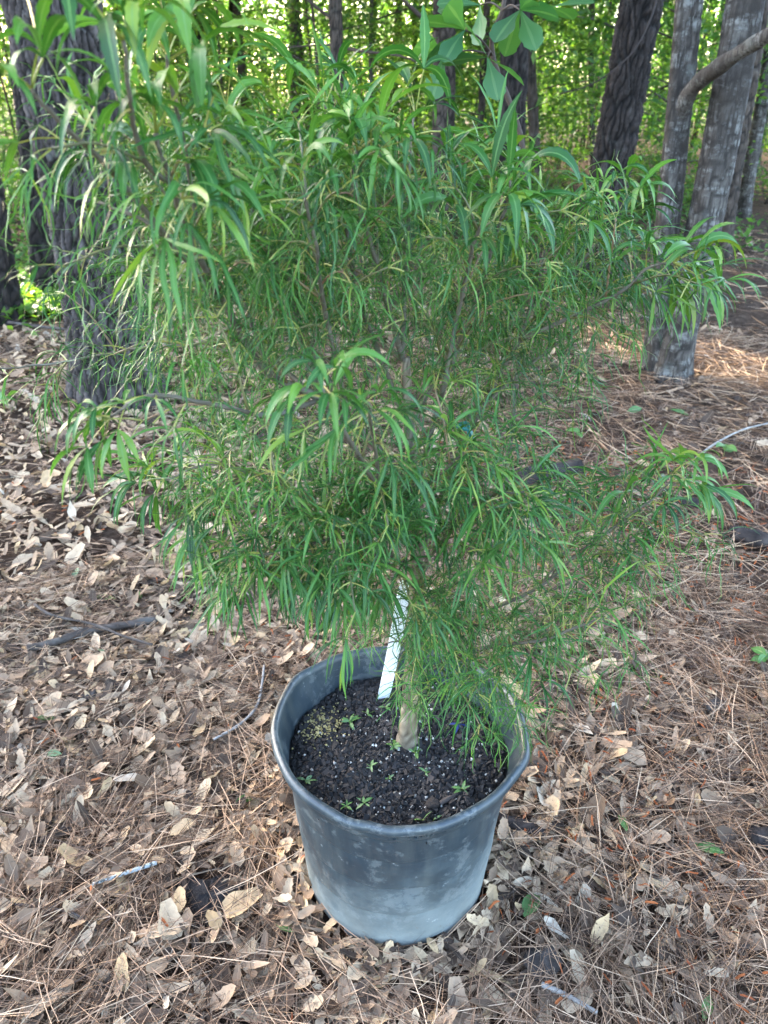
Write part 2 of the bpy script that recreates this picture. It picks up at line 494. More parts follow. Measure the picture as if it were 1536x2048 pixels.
T1 = big_tree('pine_tree', 'tree', 'thick pine trunk with plated grey bark nearest behind the left side of the shrub',
              (236, 792), (112, 60), 168, M_PINE, (.036, .16), .016, 12, seed=3, ns=190, step=.009, fine=1.75, flare=.28)
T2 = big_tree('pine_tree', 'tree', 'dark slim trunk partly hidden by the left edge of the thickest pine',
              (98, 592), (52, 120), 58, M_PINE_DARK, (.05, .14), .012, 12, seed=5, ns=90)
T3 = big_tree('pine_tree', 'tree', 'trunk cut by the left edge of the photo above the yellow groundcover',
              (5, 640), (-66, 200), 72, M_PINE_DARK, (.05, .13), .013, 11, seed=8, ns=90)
T6b = at_z(676, 452)
T6 = big_tree('oak_tree', 'tree', 'slender grey trunk with a thin level limb, top centre of the woods',
              (676, 452), (672, 10), 27, M_BROWN, (.05, .16), .006, 10, seed=11, ns=50, step=.03,
              limbs=[([at_y(676, 92, T6b[1]), at_y(720, 102, T6b[1] - .3), at_y(800, 112, T6b[1] - .5), at_y(868, 138, T6b[1] - .6)], .018, .008),
                     ([at_y(674, 46, T6b[1]), at_y(640, 20, T6b[1] - .1), at_y(590, -20, T6b[1] - .2)], .022, .012),
                     ([at_y(676, 92, T6b[1]), at_y(640, 90, T6b[1]), at_y(560, 96, T6b[1] - .1)], .014, .006)])
T7b = at_z(884, 470)
T7 = big_tree('pine_tree', 'tree', 'brownish pine trunk behind the tall centre sprig of the shrub',
              (884, 470), (886, 20), 44, M_BROWN, (.06, .13), .012, 12, seed=13, ns=70, step=.02,
              limbs=[([at_y(884, 60, T7b[1]), at_y(850, 40, T7b[1] - .2), at_y(800, -6, T7b[1] - .4)], .03, .015)])
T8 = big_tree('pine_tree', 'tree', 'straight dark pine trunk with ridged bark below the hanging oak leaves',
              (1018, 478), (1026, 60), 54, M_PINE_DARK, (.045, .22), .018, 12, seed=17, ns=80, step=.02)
T9b = at_z(1176, 580)
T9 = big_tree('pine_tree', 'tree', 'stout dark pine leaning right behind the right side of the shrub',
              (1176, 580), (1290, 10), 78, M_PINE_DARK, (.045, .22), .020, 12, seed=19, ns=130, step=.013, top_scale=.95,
              limbs=[([at_y(1322, -30, T9b[1] - .3), at_y(1300, 40, T9b[1] - .55), at_y(1262, 108, T9b[1] - .7), at_y(1190, 165, T9b[1] - .7), at_y(1120, 188, T9b[1] - .6)], .007, .004)])
T10b = at_z(1312, 742)
T10 = big_tree('maple_tree', 'tree', 'pale grey forked trunk whose limb crosses to the upper right corner',
               (1312, 742), (1376, 20), 48, M_GREY, (.09, .10), .003, 10, seed=23, ns=60, step=.02, top_scale=.9,
               limbs=[([at_y(1352, 245, T10b[1]), at_y(1385, 178, T10b[1] - .12), at_y(1440, 132, T10b[1] - .3), at_y(1500, 92, T10b[1] - .45), at_y(1570, 50, T10b[1] - .6)],   .042, .026)])
T11 = big_tree('maple_tree', 'tree', 'grey trunk with white lichen bands standing nearest on the right',
               (1342, 750), (1476, 20), 68, M_GREY, (.07, .09), .003, 10, seed=29, ns=80, step=.014, flare=.35, top_scale=.95)
T12 = big_tree('oak_tree', 'tree', 'dark leaning trunk right of the lichen banded trunk at the clearing edge',
               (1440, 525), (1512, 30), 36, M_BROWN, (.06, .13), .01, 10, seed=31, ns=60, step=.02)
T13 = big_tree('maple_tree', 'tree', 'thin pale trunk rising at the far right edge of the photo',
               (1486, 432), (1552, 40), 26, M_GREY, (.07, .12), .004, 9, seed=37, ns=40, step=.03)
for k, (b_, t_, w_, lab, bk) in enumerate([
        ((404, 345), (394, 4), 19, 'thin dark straight trunk far behind, right of the thickest pine', M_PINE_DARK),
        ((596, 350), (591, 4), 17, 'thin grey trunk far behind under the brightest sky gap', M_GREY),
        ((1186, 340), (1182, 30), 13, 'thin straight trunk far behind, just left of the leaning pine', M_GREY),
        ((742, 330), (750, 30), 12, 'thin trunk far behind between the two centre trunks', M_BROWN),
        ((1080, 420), (1062, 120), 22, 'brown trunk close behind the straight dark pine', M_BROWN),
        ((950, 400), (968, 90), 14, 'slim crooked trunk between the brownish pine and the straight dark pine', M_BROWN),
        ((455, 330), (460, 20), 11, 'very thin trunk far behind the upper left sprays of the shrub', M_BROWN),
        ((830, 330), (832, 20), 11, 'very thin trunk far behind, left of the brownish pine', M_GREY)]):
    big_tree('forest_tree', 'tree', lab, b_, t_, w_, bk, (.06, .16), .006, 10, seed=41 + k, ns=24, step=.06, fine=3.5, crown_r=2.0, crown_n=7)

def in_gap(X, Y, top=5):
    for p, r in GAPS:
        t = (Y - p[1]) / SUN[1]
        if t > 0:
            q = p + t * SUN
            if abs(q[0] - X) < 1.3 + r and q[2] < top: return True
    return False
tproto = empty('forest_tree', (0, 0, 0), 'thin bare trunk among many standing deep in the green woods', 'tree', 'thin trunks deep in the woods')
_mb = MB(); trunk_mesh(_mb, (0, 0, 0), (.25, .1, 9), .075, .035, 77, (.05, .15), .006, 3.5, .2, 20, .05); _mb.obj('trunk', M_PINE_DARK, tproto)
_mb = MB(); crown_clumps(_mb, [(math.cos(k * 2.4) * .9, math.sin(k * 2.4) * .9, 6.5 + .35 * k) for k in range(8)], [.8] * 8, 120, .28, 0, .6, False); _mb.obj('crown', M_CANOPY, tproto)
_pr = random.Random(9)
for k in range(95):
    Y = 7.4 + 13 * _pr.random() ** 1.3; X = _pr.uniform(-.58, .58) * (Y + 1); s_ = _pr.uniform(.35, 1.1)
    if k and (in_gap(X, Y, 10) or (Y < 9.5 and X > 3.4)): continue
    if k == 0: r_ = tproto
    else:
        r_ = tproto.copy(); COL.objects.link(r_)
        for ch in list(tproto.children):
            c_ = ch.copy(); COL.objects.link(c_); c_.parent = r_
    r_.location = (X, Y, float(ground_z(X, Y)) - .05); r_.rotation_euler = (_pr.gauss(0, .05), _pr.gauss(0, .05), _pr.uniform(0, 6.28)); r_.scale = (s_, s_, 1)

# saplings and bushes that fill the woods behind: prototypes copied one by one
def proto_tree(name, h, n_leaf, spread, leaf, low, trunk_r, bark, label, cat, group):
    root = empty(name, (0, 0, 0), label, cat, group)
    mb = MB(); P = resample([(0, 0, -.1), (.05 * h * .3, .02, h * .35), (-.03, .05, h * .7), (.04, 0, h)], 14)
    if trunk_r:
        tube(mb, P, np.linspace(trunk_r, trunk_r * .25, 14), 7, 0, .5)
    C, Rr = [], []
    nl = 16 if trunk_r else 9
    for k in range(nl):
        f = low + (1 - low) * (k + .5) / nl; q0 = np.array([0, 0, h * f]) if trunk_r else np.array([0, 0, 0.])
        a = k * 2.39996; ln = spread * (1.15 - .7 * f) * rng.uniform(.6, 1.2)
        q1 = np.array([math.cos(a) * ln, math.sin(a) * ln, h * f + ln * .18])
        tube(mb, resample([q0, (q0 + q1) / 2 + (0, 0, .05 * ln), q1], 7), np.linspace(max(trunk_r * .4, .006), .003, 7), 5, 0, .5)
        for g in (.45, .75, 1.0):
            C.append(q0 + (q1 - q0) * g); Rr.append(ln * .42 + .08)
    for a in mb.acr: a[:] = 1
    mb.obj('trunk' if trunk_r else 'stem', bark, root)
    mb = MB(); crown_clumps(mb, C, Rr, max(4, n_leaf // len(C)), leaf, 0, .55, False, .2)
    mb.obj('crown' if trunk_r else 'foliage', M_WOODLEAF, root)
    return root

def dup(root, loc, rz, sc, label=None, group=None):
    r = root.copy(); COL.objects.link(r); r.location = loc; r.rotation_euler = (0, 0, rz); r.scale = (sc, sc, sc * random.uniform(.85, 1.15))
    if label: r['label'] = label
    if group: r['group'] = group
    for ch in list(root.children):
        c = ch.copy(); COL.objects.link(c); c.parent = r
    return r

GS = 'saplings filling the woods behind the trunks'
protos = [proto_tree('sapling_tree', 4.2, 3000, 1.3, .085, .12, .028, M_BROWN, 'thin leafy sapling in the green understory behind the dark trunks', 'sapling', GS),
          proto_tree('sapling_tree', 5.0, 3200, 1.6, .10, .18, .035, M_GREY, 'thin leafy sapling in the green understory behind the dark trunks', 'sapling', GS),
          proto_tree('sapling_tree', 3.0, 2600, 1.1, .075, .08, .018, M_BROWN, 'thin leafy sapling in the green understory behind the dark trunks', 'sapling', GS)]
GB = 'low bushes on the woodland floor'
bproto = [proto_tree('woodland_bush', .7, 420, .55, .075, .2, 0, M_BROWN, 'low green bush on the woodland floor behind the trunks', 'bush', GB),
          proto_tree('woodland_bush', 1.1, 520, .75, .085, .15, 0, M_BROWN, 'low green bush on the woodland floor behind the trunks', 'bush', GB)]
pr = random.Random(5)
first = [True] * 5
n_s = 0
for k in range(84):
    Y = 8.6 + 15 * pr.random() ** .9
    X = (pr.uniform(-.62, .62)) * (Y + 1)
    if Y < 9 and .40 < X / (Y + 1) < .62: continue
    if in_gap(X, Y): continue
    i = pr.randrange(3); z = float(ground_z(X, Y)); rz = pr.uniform(0, 6.28); s = pr.uniform(.75, 1.25)
    if first[i]:
        o = protos[i]; o.location = (X, Y, z); o.rotation_euler[2] = rz; o.scale = (s, s, s); first[i] = False
    else: dup(protos[i], (X, Y, z), rz, s)
for k in range(64):
    Y = 6.6 + 9 * pr.random() ** 1.3
    X = pr.uniform(-.6, .62) * (Y + 1)
    if Y < 8.2 and X > 2.6: Y += 1.6
    if in_gap(X, Y, 1.6): continue
    i = pr.randrange(2); z = float(ground_z(X, Y)); rz = pr.uniform(0, 6.28); s = pr.uniform(.6, 1.2)
    if first[3 + i]:
        o = bproto[i]; o.location = (X, Y, z); o.rotation_euler[2] = rz; o.scale = (s, s, s); first[3 + i] = False
    else: dup(bproto[i], (X, Y, z), rz, s)

def far_woods():
    mb = MB()
    for k in range(70):
        Y = rng.uniform(15, 36); X = rng.uniform(-.75, .75) * (Y + 1)
        h = rng.uniform(6, 9); lean = rng.normal(size=2) * .35
        P = resample([(X, Y, -.1), (X + lean[0] * .4, Y, h * .5), (X + lean[0], Y + lean[1], h)], 7)
        tube(mb, P, np.linspace(rng.uniform(.05, .14), .03, 7), 6, 1, .5)
    N = 150000
    Y = 15 + 27 * rng.random(N) ** .85; X = rng.uniform(-.78, .78, N) * (Y + 1); Z = rng.random(N) ** .72 * 4.6
    cl = np.sin(X * 1.3 + Y) * np.sin(Z * 1.9 + X * .6) + .6 * np.sin(X * 2.9 - Y * .7 + Z * 3.1)
    k = rng.random(N) < np.clip(.62 + .45 * cl, .2, 1)
    c = np.stack([X, Y, Z], -1)[k]
    c = c[cull(c)]
    diamonds(mb, c, (.10 + .004 * c[:, 1]) * (.6 + .8 * rng.random(len(c))), 0, rng.random(len(c)), .6, .45)
    # unseen canopy leaves above the frame, placed to keep sun off the foreground
    N = 84000
    Y = rng.uniform(7.5, 21, N); X = rng.uniform(-.95, .5, N) * (Y + 3); Z = 3.1 + .06 * Y + 6.5 * rng.random(N)
    cl = np.sin(X * .9 + 1.0) * np.sin(Y * .8) + .7 * np.sin(X * 2.1 + Z * 1.3)
    k = rng.random(N) < np.clip(.62 + .4 * cl, .15, 1)
    c = np.stack([X, Y, Z], -1)[k]; c = c[cull(c)]
    diamonds(mb, c, .34 * (.6 + .8 * rng.random(len(c))), 2, rng.random(len(c)), .6, .45)
    for a in mb.acr: a[:] = 1
    o = mb.obj('far_woods', [M_WOODLEAF, M_BROWN, M_CANOPY])
    tag(o, 'far woods of thin trunks and sunlit yellow green leaves closing the view', 'woods', kind='stuff')
far_woods()

def ground_cover():
    mb = MB()
    N = 1500; p = at_z(100, 606) + rng.normal(size=(N, 3)) * np.array([.30, .26, 0]); p[:, 2] = ground_z(p[:, 0], p[:, 1]) + .02 + .09 * rng.random(N)
    diamonds(mb, p, .07 * (.6 + .8 * rng.random(N)), 0, .5 + .5 * rng.random(N), .3, .7)  # brighter yellow-green tones here put the sun patch into the leaf colour
    N = 2600
    c0 = np.array([at_z(95, 600), at_z(30, 560), at_z(210, 560), at_z(150, 520), at_z(60, 500)])
    i = rng.integers(0, 5, N); p = c0[i] + rng.normal(size=(N, 3)) * np.array([.5, .45, 0])
    p[:, 2] = ground_z(p[:, 0], p[:, 1]) + .02 + .10 * rng.random(N)
    diamonds(mb, p, .06 * (.6 + .8 * rng.random(N)), 0, rng.random(N), .35, .6)
    # sparse greenery along the far side of the clearing
    N = 5200
    px = rng.uniform(250, 1560, N); Y = 6.4 + 3.5 * rng.random(N); X = (px - 768) / F * (Y + 1) * 1.15
    k = np.sin(X * 2.3) + np.sin(X * 5.1 + Y * 3) > .2 * rng.random(N)
    X, Y = X[k], Y[k]; p = np.stack([X, Y, ground_z(X, Y) + .02 + .16 * rng.random(len(X))], -1)
    diamonds(mb, p, .07 * (.6 + .8 * rng.random(len(p))), 0, rng.random(len(p)) * .7, .4, .55)
    for a in mb.acr: a[:] = 1
    o = mb.obj('ground_cover', M_WOODLEAF)
    tag(o, 'low leafy ground cover on the woodland floor, yellow green where the sun hits', 'ground cover', kind='stuff')
ground_cover()

# a drooping oak limb reaching into the top of the picture, part of the straight dark pine's neighbour
def oak_spray():
    root = empty('oak_sapling', (.42, 1.35, 0), 'oak sapling behind the shrub whose lobed leaves hang at the top centre', 'sapling')
    Y = 1.25
    main = resample([(.42, 1.35, -.05), (.43, 1.34, .6), (.40, 1.33, 1.2), at_y(985, 110, Y + .05), at_y(1005, 20, Y), at_y(1020, -60, Y)], 30)
    mb = MB(); tube(mb, main, np.linspace(.011, .004, 30), 7, 0, .5); [a.fill(1) for a in mb.acr]
    mb.obj('trunk', M_BROWN, root)
    tips = [(at_y(985, 110, Y), at_y(930, 60, Y - .1), [(875, 40), (900, 95), (915, 30), (865, 105)]),
            (at_y(1005, 20, Y), at_y(1040, 20, Y - .12), [(1020, 75), (1060, 60), (1085, 20), (1000, 60), (1050, 5)]),
            (at_y(985, 110, Y), at_y(975, 115, Y - .12), [(985, 150), (950, 70), (940, 115), (1000, 130)]),
            (at_y(985, 110, Y), at_y(890, 110, Y - .05), [(885, 125), (860, 95)]),
            (at_y(1005, 20, Y), at_y(1100, 15, Y + .05), [(1120, 20), (1140, 5)]),
            (at_y(1005, 20, Y), at_y(960, 10, Y + .05), [(930, 5), (960, 40), (890, 8)])]
    prof = np.interp(np.linspace(0, 1, 15), np.linspace(0, 1, 10), [.05, .16, .28, .42, .66, .95, 1.0, .82, .85, .10])
    for a, bb, lv in tips:
        mb = MB(); tube(mb, resample([a, (a + bb) / 2 + (0, 0, .01), bb], 8), np.linspace(.003, .0018, 8), 5, 0, .5); [q.fill(1) for q in mb.acr]
        mb.obj('twig', M_BROWN, root)
        for (lx, ly) in lv:
            e = at_y(lx, ly, bb[1] + rng.uniform(-.05, .05)); d = e - bb; L = max(np.linalg.norm(d), .10)
            mb = MB(); ribbons(mb, bb[None], d[None], L * 1.1, L * .29, prof, .25, rng.uniform(-.9, .9), 0, rng.random(), .18, .05, 3)
            mb.obj('leaf', M_OAKLEAF, root)
oak_spray()

# ------------------------------------------------------------------ the nursery pot
PC = np.array([.0255, 0.0, 0.0]); PH, PR, PB = .40, .221, .179
SOIL_Z = .338
m, n, b = mat('pot_plastic'); M_POT = m
co = coords(n)
geo = n.nodes.new('ShaderNodeTexCoord'); sep = n.nodes.new('ShaderNodeSeparateXYZ'); n.links.new(geo.outputs['Object'], sep.inputs[0])
base_c = ramp(n, [(.3, (.013, .021, .026)), (.7, (.025, .038, .046))], noise(n, 9, 4, .6, co))
hgt = math_(n, 'MULTIPLY', sep.outputs[2], 2.5)                            # 0 foot .. 1 rim
wear_side_light = math_(n, 'SUBTRACT', math_(n, 'ADD', noise(n, 5, 6, .65, co), math_(n, 'MULTIPLY', sep.outputs[0], .45)), math_(n, 'MULTIPLY', hgt, .42))  # wear by noise and height, plus light from the right put into colour
kk = ramp(n, [(.20, (0, 0, 0)), (.48, (1, 1, 1))], wear_side_light)
c = mix(n, math_(n, 'MULTIPLY', kk, .38), base_c, (.13, .16, .16))
low = ramp(n, [(.05, (1, 1, 1)), (.48, (0, 0, 0))], math_(n, 'ADD', hgt, math_(n, 'MULTIPLY', math_(n, 'SUBTRACT', noise(n, 12, 8, .75, co), .5), .75)))
c = mix(n, math_(n, 'MULTIPLY', low, .5), c, (.24, .26, .235))
sc_ = coords(n, (8, 8, 60))
st = ramp(n, [(.45, (0, 0, 0)), (.75, (1, 1, 1))], noise(n, 1.0, 6, .7, coords(n, (26, 26, 3))))
c = mix(n, math_(n, 'MULTIPLY', st, .3), c, (.13, .135, .115))
bl = ramp(n, [(.54, (0, 0, 0)), (.565, (1, 1, 1))], noise(n, 17, 8, .75, co))
c = mix(n, math_(n, 'MULTIPLY', bl, .22), c, (.20, .215, .205))
k = ramp(n, [(.64, (0, 0, 0)), (.70, (1, 1, 1))], noise(n, 3, 5, .7, sc_))
c = mix(n, math_(n, 'MULTIPLY', k, .25), c, (.25, .27, .26))
k = ramp(n, [(.70, (0, 0, 0)), (.74, (1, 1, 1))], noise(n, 38, 3, .6, co))
c = mix(n, math_(n, 'MULTIPLY', k, .5), c, (.30, .31, .30))
md = ramp(n, [(.50, (0, 0, 0)), (.58, (1, 1, 1))], math_(n, 'SUBTRACT', noise(n, 26, 7, .75, co), math_(n, 'MULTIPLY', hgt, .55)))
c = mix(n, math_(n, 'MULTIPLY', md, .6), c, (.10, .075, .052))
n.links.new(c, b.inputs['Base Color'])
n.links.new(math_(n, 'ADD', .42, math_(n, 'MULTIPLY', kk, .3)), b.inputs['Roughness'])
bump(n, b, noise(n, 30, 5, .6, co), .12, .004)

def build_pot():
    root = empty('nursery_pot', tuple(PC), 'large weathered black plastic nursery pot holding the shrub, dented rim, dusty foot', 'plant pot')
    ns = 192; th = np.arange(ns) * 2 * math.pi / ns
    prof = [(PB - .012, .000, 1), (PB - .004, .003, 1), (PB, .010, 1), (PB + .002, .030, 1)]
    def wall(z): return PB + .002 + (.2055 - PB - .002) * ((z - .03) / .325)
    for z in np.arange(.04, .355, .0022):
        r = wall(z)
        for gz in (.125, .208, .288):
            r -= .0032 * math.exp((z - gz) / .016) if z < gz else 0
        prof.append((r, z, 1))
    prof += [(.2065, .356, 1), (.2125, .359, 1), (.2150, .363, 1), (.2150, .372, 1), (.2155, .380, 1), (.2175, .3835, 1), (.2235, .384, 1), (.2262, .388, 1), (.2268, .393, 1), (.2258, .398, 1), (.2225, .4018, 1), (.2170, .4028, 1),
             (.2125, .3985, 1), (.2105, .390, 1), (.2090, .370, 1), (.2030, .350, 1), (.2000, .330, 1), (.1960, .29, 1)]
    R = np.array([p[0] for p in prof]); Z = np.array([p[1] for p in prof])
    TH, RR = np.meshgrid(th, R); _, ZZ = np.meshgrid(th, Z)
    k = np.clip((ZZ - .2) / .2, 0, 1) ** 2
    RR = RR + k * (.004 * np.cos(2 * TH + .4) + .0025 * np.cos(3 * TH - 1) + 0.0004 * np.sin(7 * TH))
    def bump_at(a, wd): 
        d = (TH - a + math.pi) % (2 * math.pi) - math.pi; return np.exp(-(d / wd) ** 2)
    hr = np.clip((ZZ - .352) / .012, 0, 1)
    RR = RR + hr * (.009 * bump_at(-.36, .17) + .007 * bump_at(2.55, .15) + -.006 * bump_at(math.radians(257), .10))   # grip lugs, one crushed
    ZZ = ZZ - k * (.006 * bump_at(math.radians(255), .25)) + k * .003 * np.sin(2 * TH + 1.0) + hr * .002 * bump_at(-.36, .2)
    RR = RR + .0008 * np.sin(11 * TH + ZZ * 40)
    V = np.stack([RR * np.cos(TH), RR * np.sin(TH), ZZ], -1) + PC
    nr = len(R); i = np.arange(nr - 1)[:, None] * ns; j = np.arange(ns)[None]; kx = (j + 1) % ns
    q = np.stack([i + j, i + kx, i + ns + kx, i + ns + j], -1)
    keep = np.ones(q.shape[:2], bool)
    for a in (232, 292, 350, 175, 60, 120):                                   # drain notches at the foot
        d = np.abs((np.degrees(th) + .9 - a + 180) % 360 - 180)
        for r in range(nr - 1):
            if Z[r] < .030: keep[r] &= ~(d < 4.6 - Z[r] * 60)
    mb = MB(); mb.add(V.reshape(-1, 3), q[keep])
    body = mb.obj('pot_body', M_POT, root)
    mb = MB()                                                                   # floor of the pot, set back inside
    r = PB - .014; V = np.vstack([[PC + (0, 0, .028)], np.stack([r * np.cos(th), r * np.sin(th), 0 * th + .028], -1) + PC, np.stack([r * np.cos(th), r * np.sin(th), 0 * th + .002], -1) + PC])
    j = np.arange(ns); kx = (j + 1) % ns
    mb.add(V, np.stack([1 + j, 1 + kx, 1 + ns + kx, 1 + ns + j], -1), np.stack([0 * j, 1 + j, 1 + kx], -1))
    mb.obj('pot_floor', M_POT, root)
    mb = MB()                                                                   # moulding fins on the front of the foot
    for a in np.linspace(262, 282, 8):
        a = math.radians(a); rr = PB - .004
        tube(mb, [PC + (rr * math.cos(a), rr * math.sin(a), .0005), PC + ((rr + .006) * math.cos(a), (rr + .006) * math.sin(a), .012)], [.0018, .0012], 5)
    mb.obj('foot_fins', M_POT, root)['kind'] = 'stuff'
    # raised lettering on the band below the lip
    cu = bpy.data.curves.new('lettering', 'FONT'); cu.body = '15  13.62 GALLONS  51.5 LITER'; cu.size = .017; cu.extrude = .0013; cu.space_character = 1.22
    tmp = bpy.data.objects.new('lettering', cu); COL.objects.link(tmp)
    dg = bpy.context.evaluated_depsgraph_get(); me = bpy.data.meshes.new_from_object(tmp.evaluated_get(dg))
    bpy.data.objects.remove(tmp)
    v = np.zeros(len(me.vertices) * 3); me.vertices.foreach_get('co', v); v = v.reshape(-1, 3)
    a = math.radians(264) + v[:, 0] / .2157
    kk_ = np.clip((v[:, 1] + .371 - .2) / .2, 0, 1) ** 2
    r = .2153 + v[:, 2] + .006 * 0 + kk_ * (.004 * np.cos(2 * a + .4) + .0025 * np.cos(3 * a - 1) + .0012 * np.sin(7 * a))
    d = (a + .36 + math.pi) % (2 * math.pi) - math.pi; r = r + .009 * np.exp(-(d / .17) ** 2) - .006 * np.exp(-(((a - math.radians(257) + math.pi) % (2 * math.pi) - math.pi) / .10) ** 2)
    zz = .370 + v[:, 1] + .003 * np.sin(2 * a + 1) - .006 * np.exp(-(((a - math.radians(255) + math.pi) % (2 * math.pi) - math.pi) / .25) ** 2)
    nv = np.stack([r * np.cos(a), r * np.sin(a), zz], -1) + PC
    me.vertices.foreach_set('co', nv.ravel()); me.update(); me.materials.append(M_POT)
    o = bpy.data.objects.new('embossed_lettering', me); COL.objects.link(o); attach(o, root)
build_pot()

# potting soil with bark chips and perlite
m, n, b = mat('potting_soil'); M_SOIL = m
co = coords(n)
n.links.new(ramp(n, [(.3, (.0035, .0028, .0026)), (.6, (.010, .007, .006)), (.8, (.026, .018, .015))], noise(n, 90, 6, .7, co)), b.inputs['Base Color'])
b.inputs['Roughness'].default_value = .9; bump(n, b, noise(n, 120, 6, .7, co), .9, .01)
m, n, b = mat('bark_chip'); M_CHIP = m
n.links.new(ramp(n, [(0, (.0035, .0026, .0024)), (.6, (.010, .007, .0058)), (.9, (.026, .018, .014)), (1, (.065, .047, .036))], attr(n, 'tone')), b.inputs['Base Color']); b.inputs['Roughness'].default_value = .75
m, n, b = mat('perlite'); M_PERLITE = m
n.links.new(ramp(n, [(0, (.16, .14, .11)), (1, (.58, .56, .50))], attr(n, 'tone')), b.inputs['Base Color']); b.inputs['Roughness'].default_value = .9
m, n, b = mat('fertiliser_bead'); M_BEAD = m
n.links.new(ramp(n, [(0, (.22, .17, .05)), (1, (.38, .32, .14))], attr(n, 'tone')), b.inputs['Base Color']); b.inputs['Roughness'].default_value = .5

OCT = np.array([[1, 0, 0], [-1, 0, 0], [0, 1, 0], [0, -1, 0], [0, 0, 1], [0, 0, -1]], float)
OCF = np.array([[0, 2, 4], [2, 1, 4], [1, 3, 4], [3, 0, 4], [2, 0, 5], [1, 2, 5], [3, 1, 5], [0, 3, 5]])
CUBE = np.array([[x, y, z] for z in (-1, 1) for y in (-1, 1) for x in (-1, 1)], float)
CUF = np.array([[0, 2, 3, 1], [4, 5, 7, 6], [0, 1, 5, 4], [2, 6, 7, 3], [0, 4, 6, 2], [1, 3, 7, 5]])
def lumps(mb, c, size, squash=(1, 1, 1), cube=False, tone=None, m=0):
    N = len(c); B = CUBE if cube else OCT
    q = rng.normal(size=(N, 4)); q /= np.linalg.norm(q, axis=1, keepdims=True); w_, x, y, z = q.T
    R = np.stack([1 - 2 * (y * y + z * z), 2 * (x * y - z * w_), 2 * (x * z + y * w_), 2 * (x * y + z * w_), 1 - 2 * (x * x + z * z), 2 * (y * z - x * w_),
                  2 * (x * z - y * w_), 2 * (y * z + x * w_), 1 - 2 * (x * x + y * y)], -1).reshape(N, 3, 3)
    V = B[None] * (np.zeros(N) + size)[:, None, None] * np.asarray(squash) * (.75 + .5 * rng.random((N, len(B), 1)))
    V = np.einsum('nij,nkj->nki', R, V) + c[:, None]
    b_ = (np.arange(N) * len(B))[:, None, None]
    tn = None if tone is None else np.repeat(tone, len(B))
    if cube: mb.add(V.reshape(-1, 3), (b_ + CUF[None]).reshape(-1, 4), None, m, tn)
    else: mb.add(V.reshape(-1, 3), None, (b_ + OCF[None]).reshape(-1, 3), m, tn)

def soil_h(x, y):
    r = np.hypot(x - PC[0], y)
    return SOIL_Z + .006 * np.sin(21 * x + 1) * np.sin(17 * y) + .004 * np.sin(43 * x + 29 * y) + .012 * np.exp(-(r / .05) ** 2) - .006 * (r / .2) ** 4

def disc_pts(N, rmax=.196):
    a = rng.random(N) * 6.283; r = rmax * np.sqrt(rng.random(N)); return PC[0] + r * np.cos(a), r * np.sin(a)

def build_soil():
    ns, nr = 90, 46
    th = np.arange(ns) * 2 * math.pi / ns; r = np.linspace(.002, .2025, nr)
    TH, R = np.meshgrid(th, r); X, Y = PC[0] + R * np.cos(TH), R * np.sin(TH)
    Z = soil_h(X, Y) + .003 * rng.normal(size=X.shape)
    i = np.arange(nr - 1)[:, None] * ns; j = np.arange(ns)[None]; k = (j + 1) % ns
    mb = MB(); mb.add(np.stack([X, Y, Z], -1).reshape(-1, 3), np.stack([i + j, i + k, i + ns + k, i + ns + j], -1))
    o = mb.obj('potting_soil', M_SOIL, loc=(PC[0], 0, SOIL_Z - .01)); tag(o, 'dark potting soil with white perlite grains filling the black pot', 'soil')
    mb = MB(); x, y = disc_pts(11000); lumps(mb, np.stack([x, y, soil_h(x, y) + .002], -1), .0013 + .0042 * rng.random(11000) ** 5, (1.4, 1, .6), True, rng.random(11000) ** 2.4)
    mb.obj('bark_chips', M_CHIP, o, smooth=False)['kind'] = 'stuff'
    mb = MB(); x, y = disc_pts(3000); k = rng.random(3000) < .12 + .70 * np.exp(-((x - PC[0] - .03) ** 2 + (y + .02) ** 2) / .012); x, y = x[k], y[k]
    lumps(mb, np.stack([x, y, soil_h(x, y) + .0030], -1), .0006 + .0020 * rng.random(len(x)) ** 2.6, (1.2, 1, .8), True, rng.random(len(x)))
    mb.obj('perlite_grains', M_PERLITE, o)['kind'] = 'stuff'
    mb = MB(); c = at_z(640, 1450, SOIL_Z); N = 420
    x = c[0] + .022 * rng.normal(size=N); y = c[1] + .026 * rng.normal(size=N); k = np.hypot(x - PC[0], y) < .195; x, y = x[k], y[k]
    lumps(mb, np.stack([x, y, soil_h(x, y) + .004 + .003 * rng.random(len(x))], -1), .0018 + .0008 * rng.random(len(x)), (1, 1, 1), False, rng.random(len(x)))
    mb.obj('fertiliser_beads', M_BEAD, o)['kind'] = 'stuff'
build_soil()

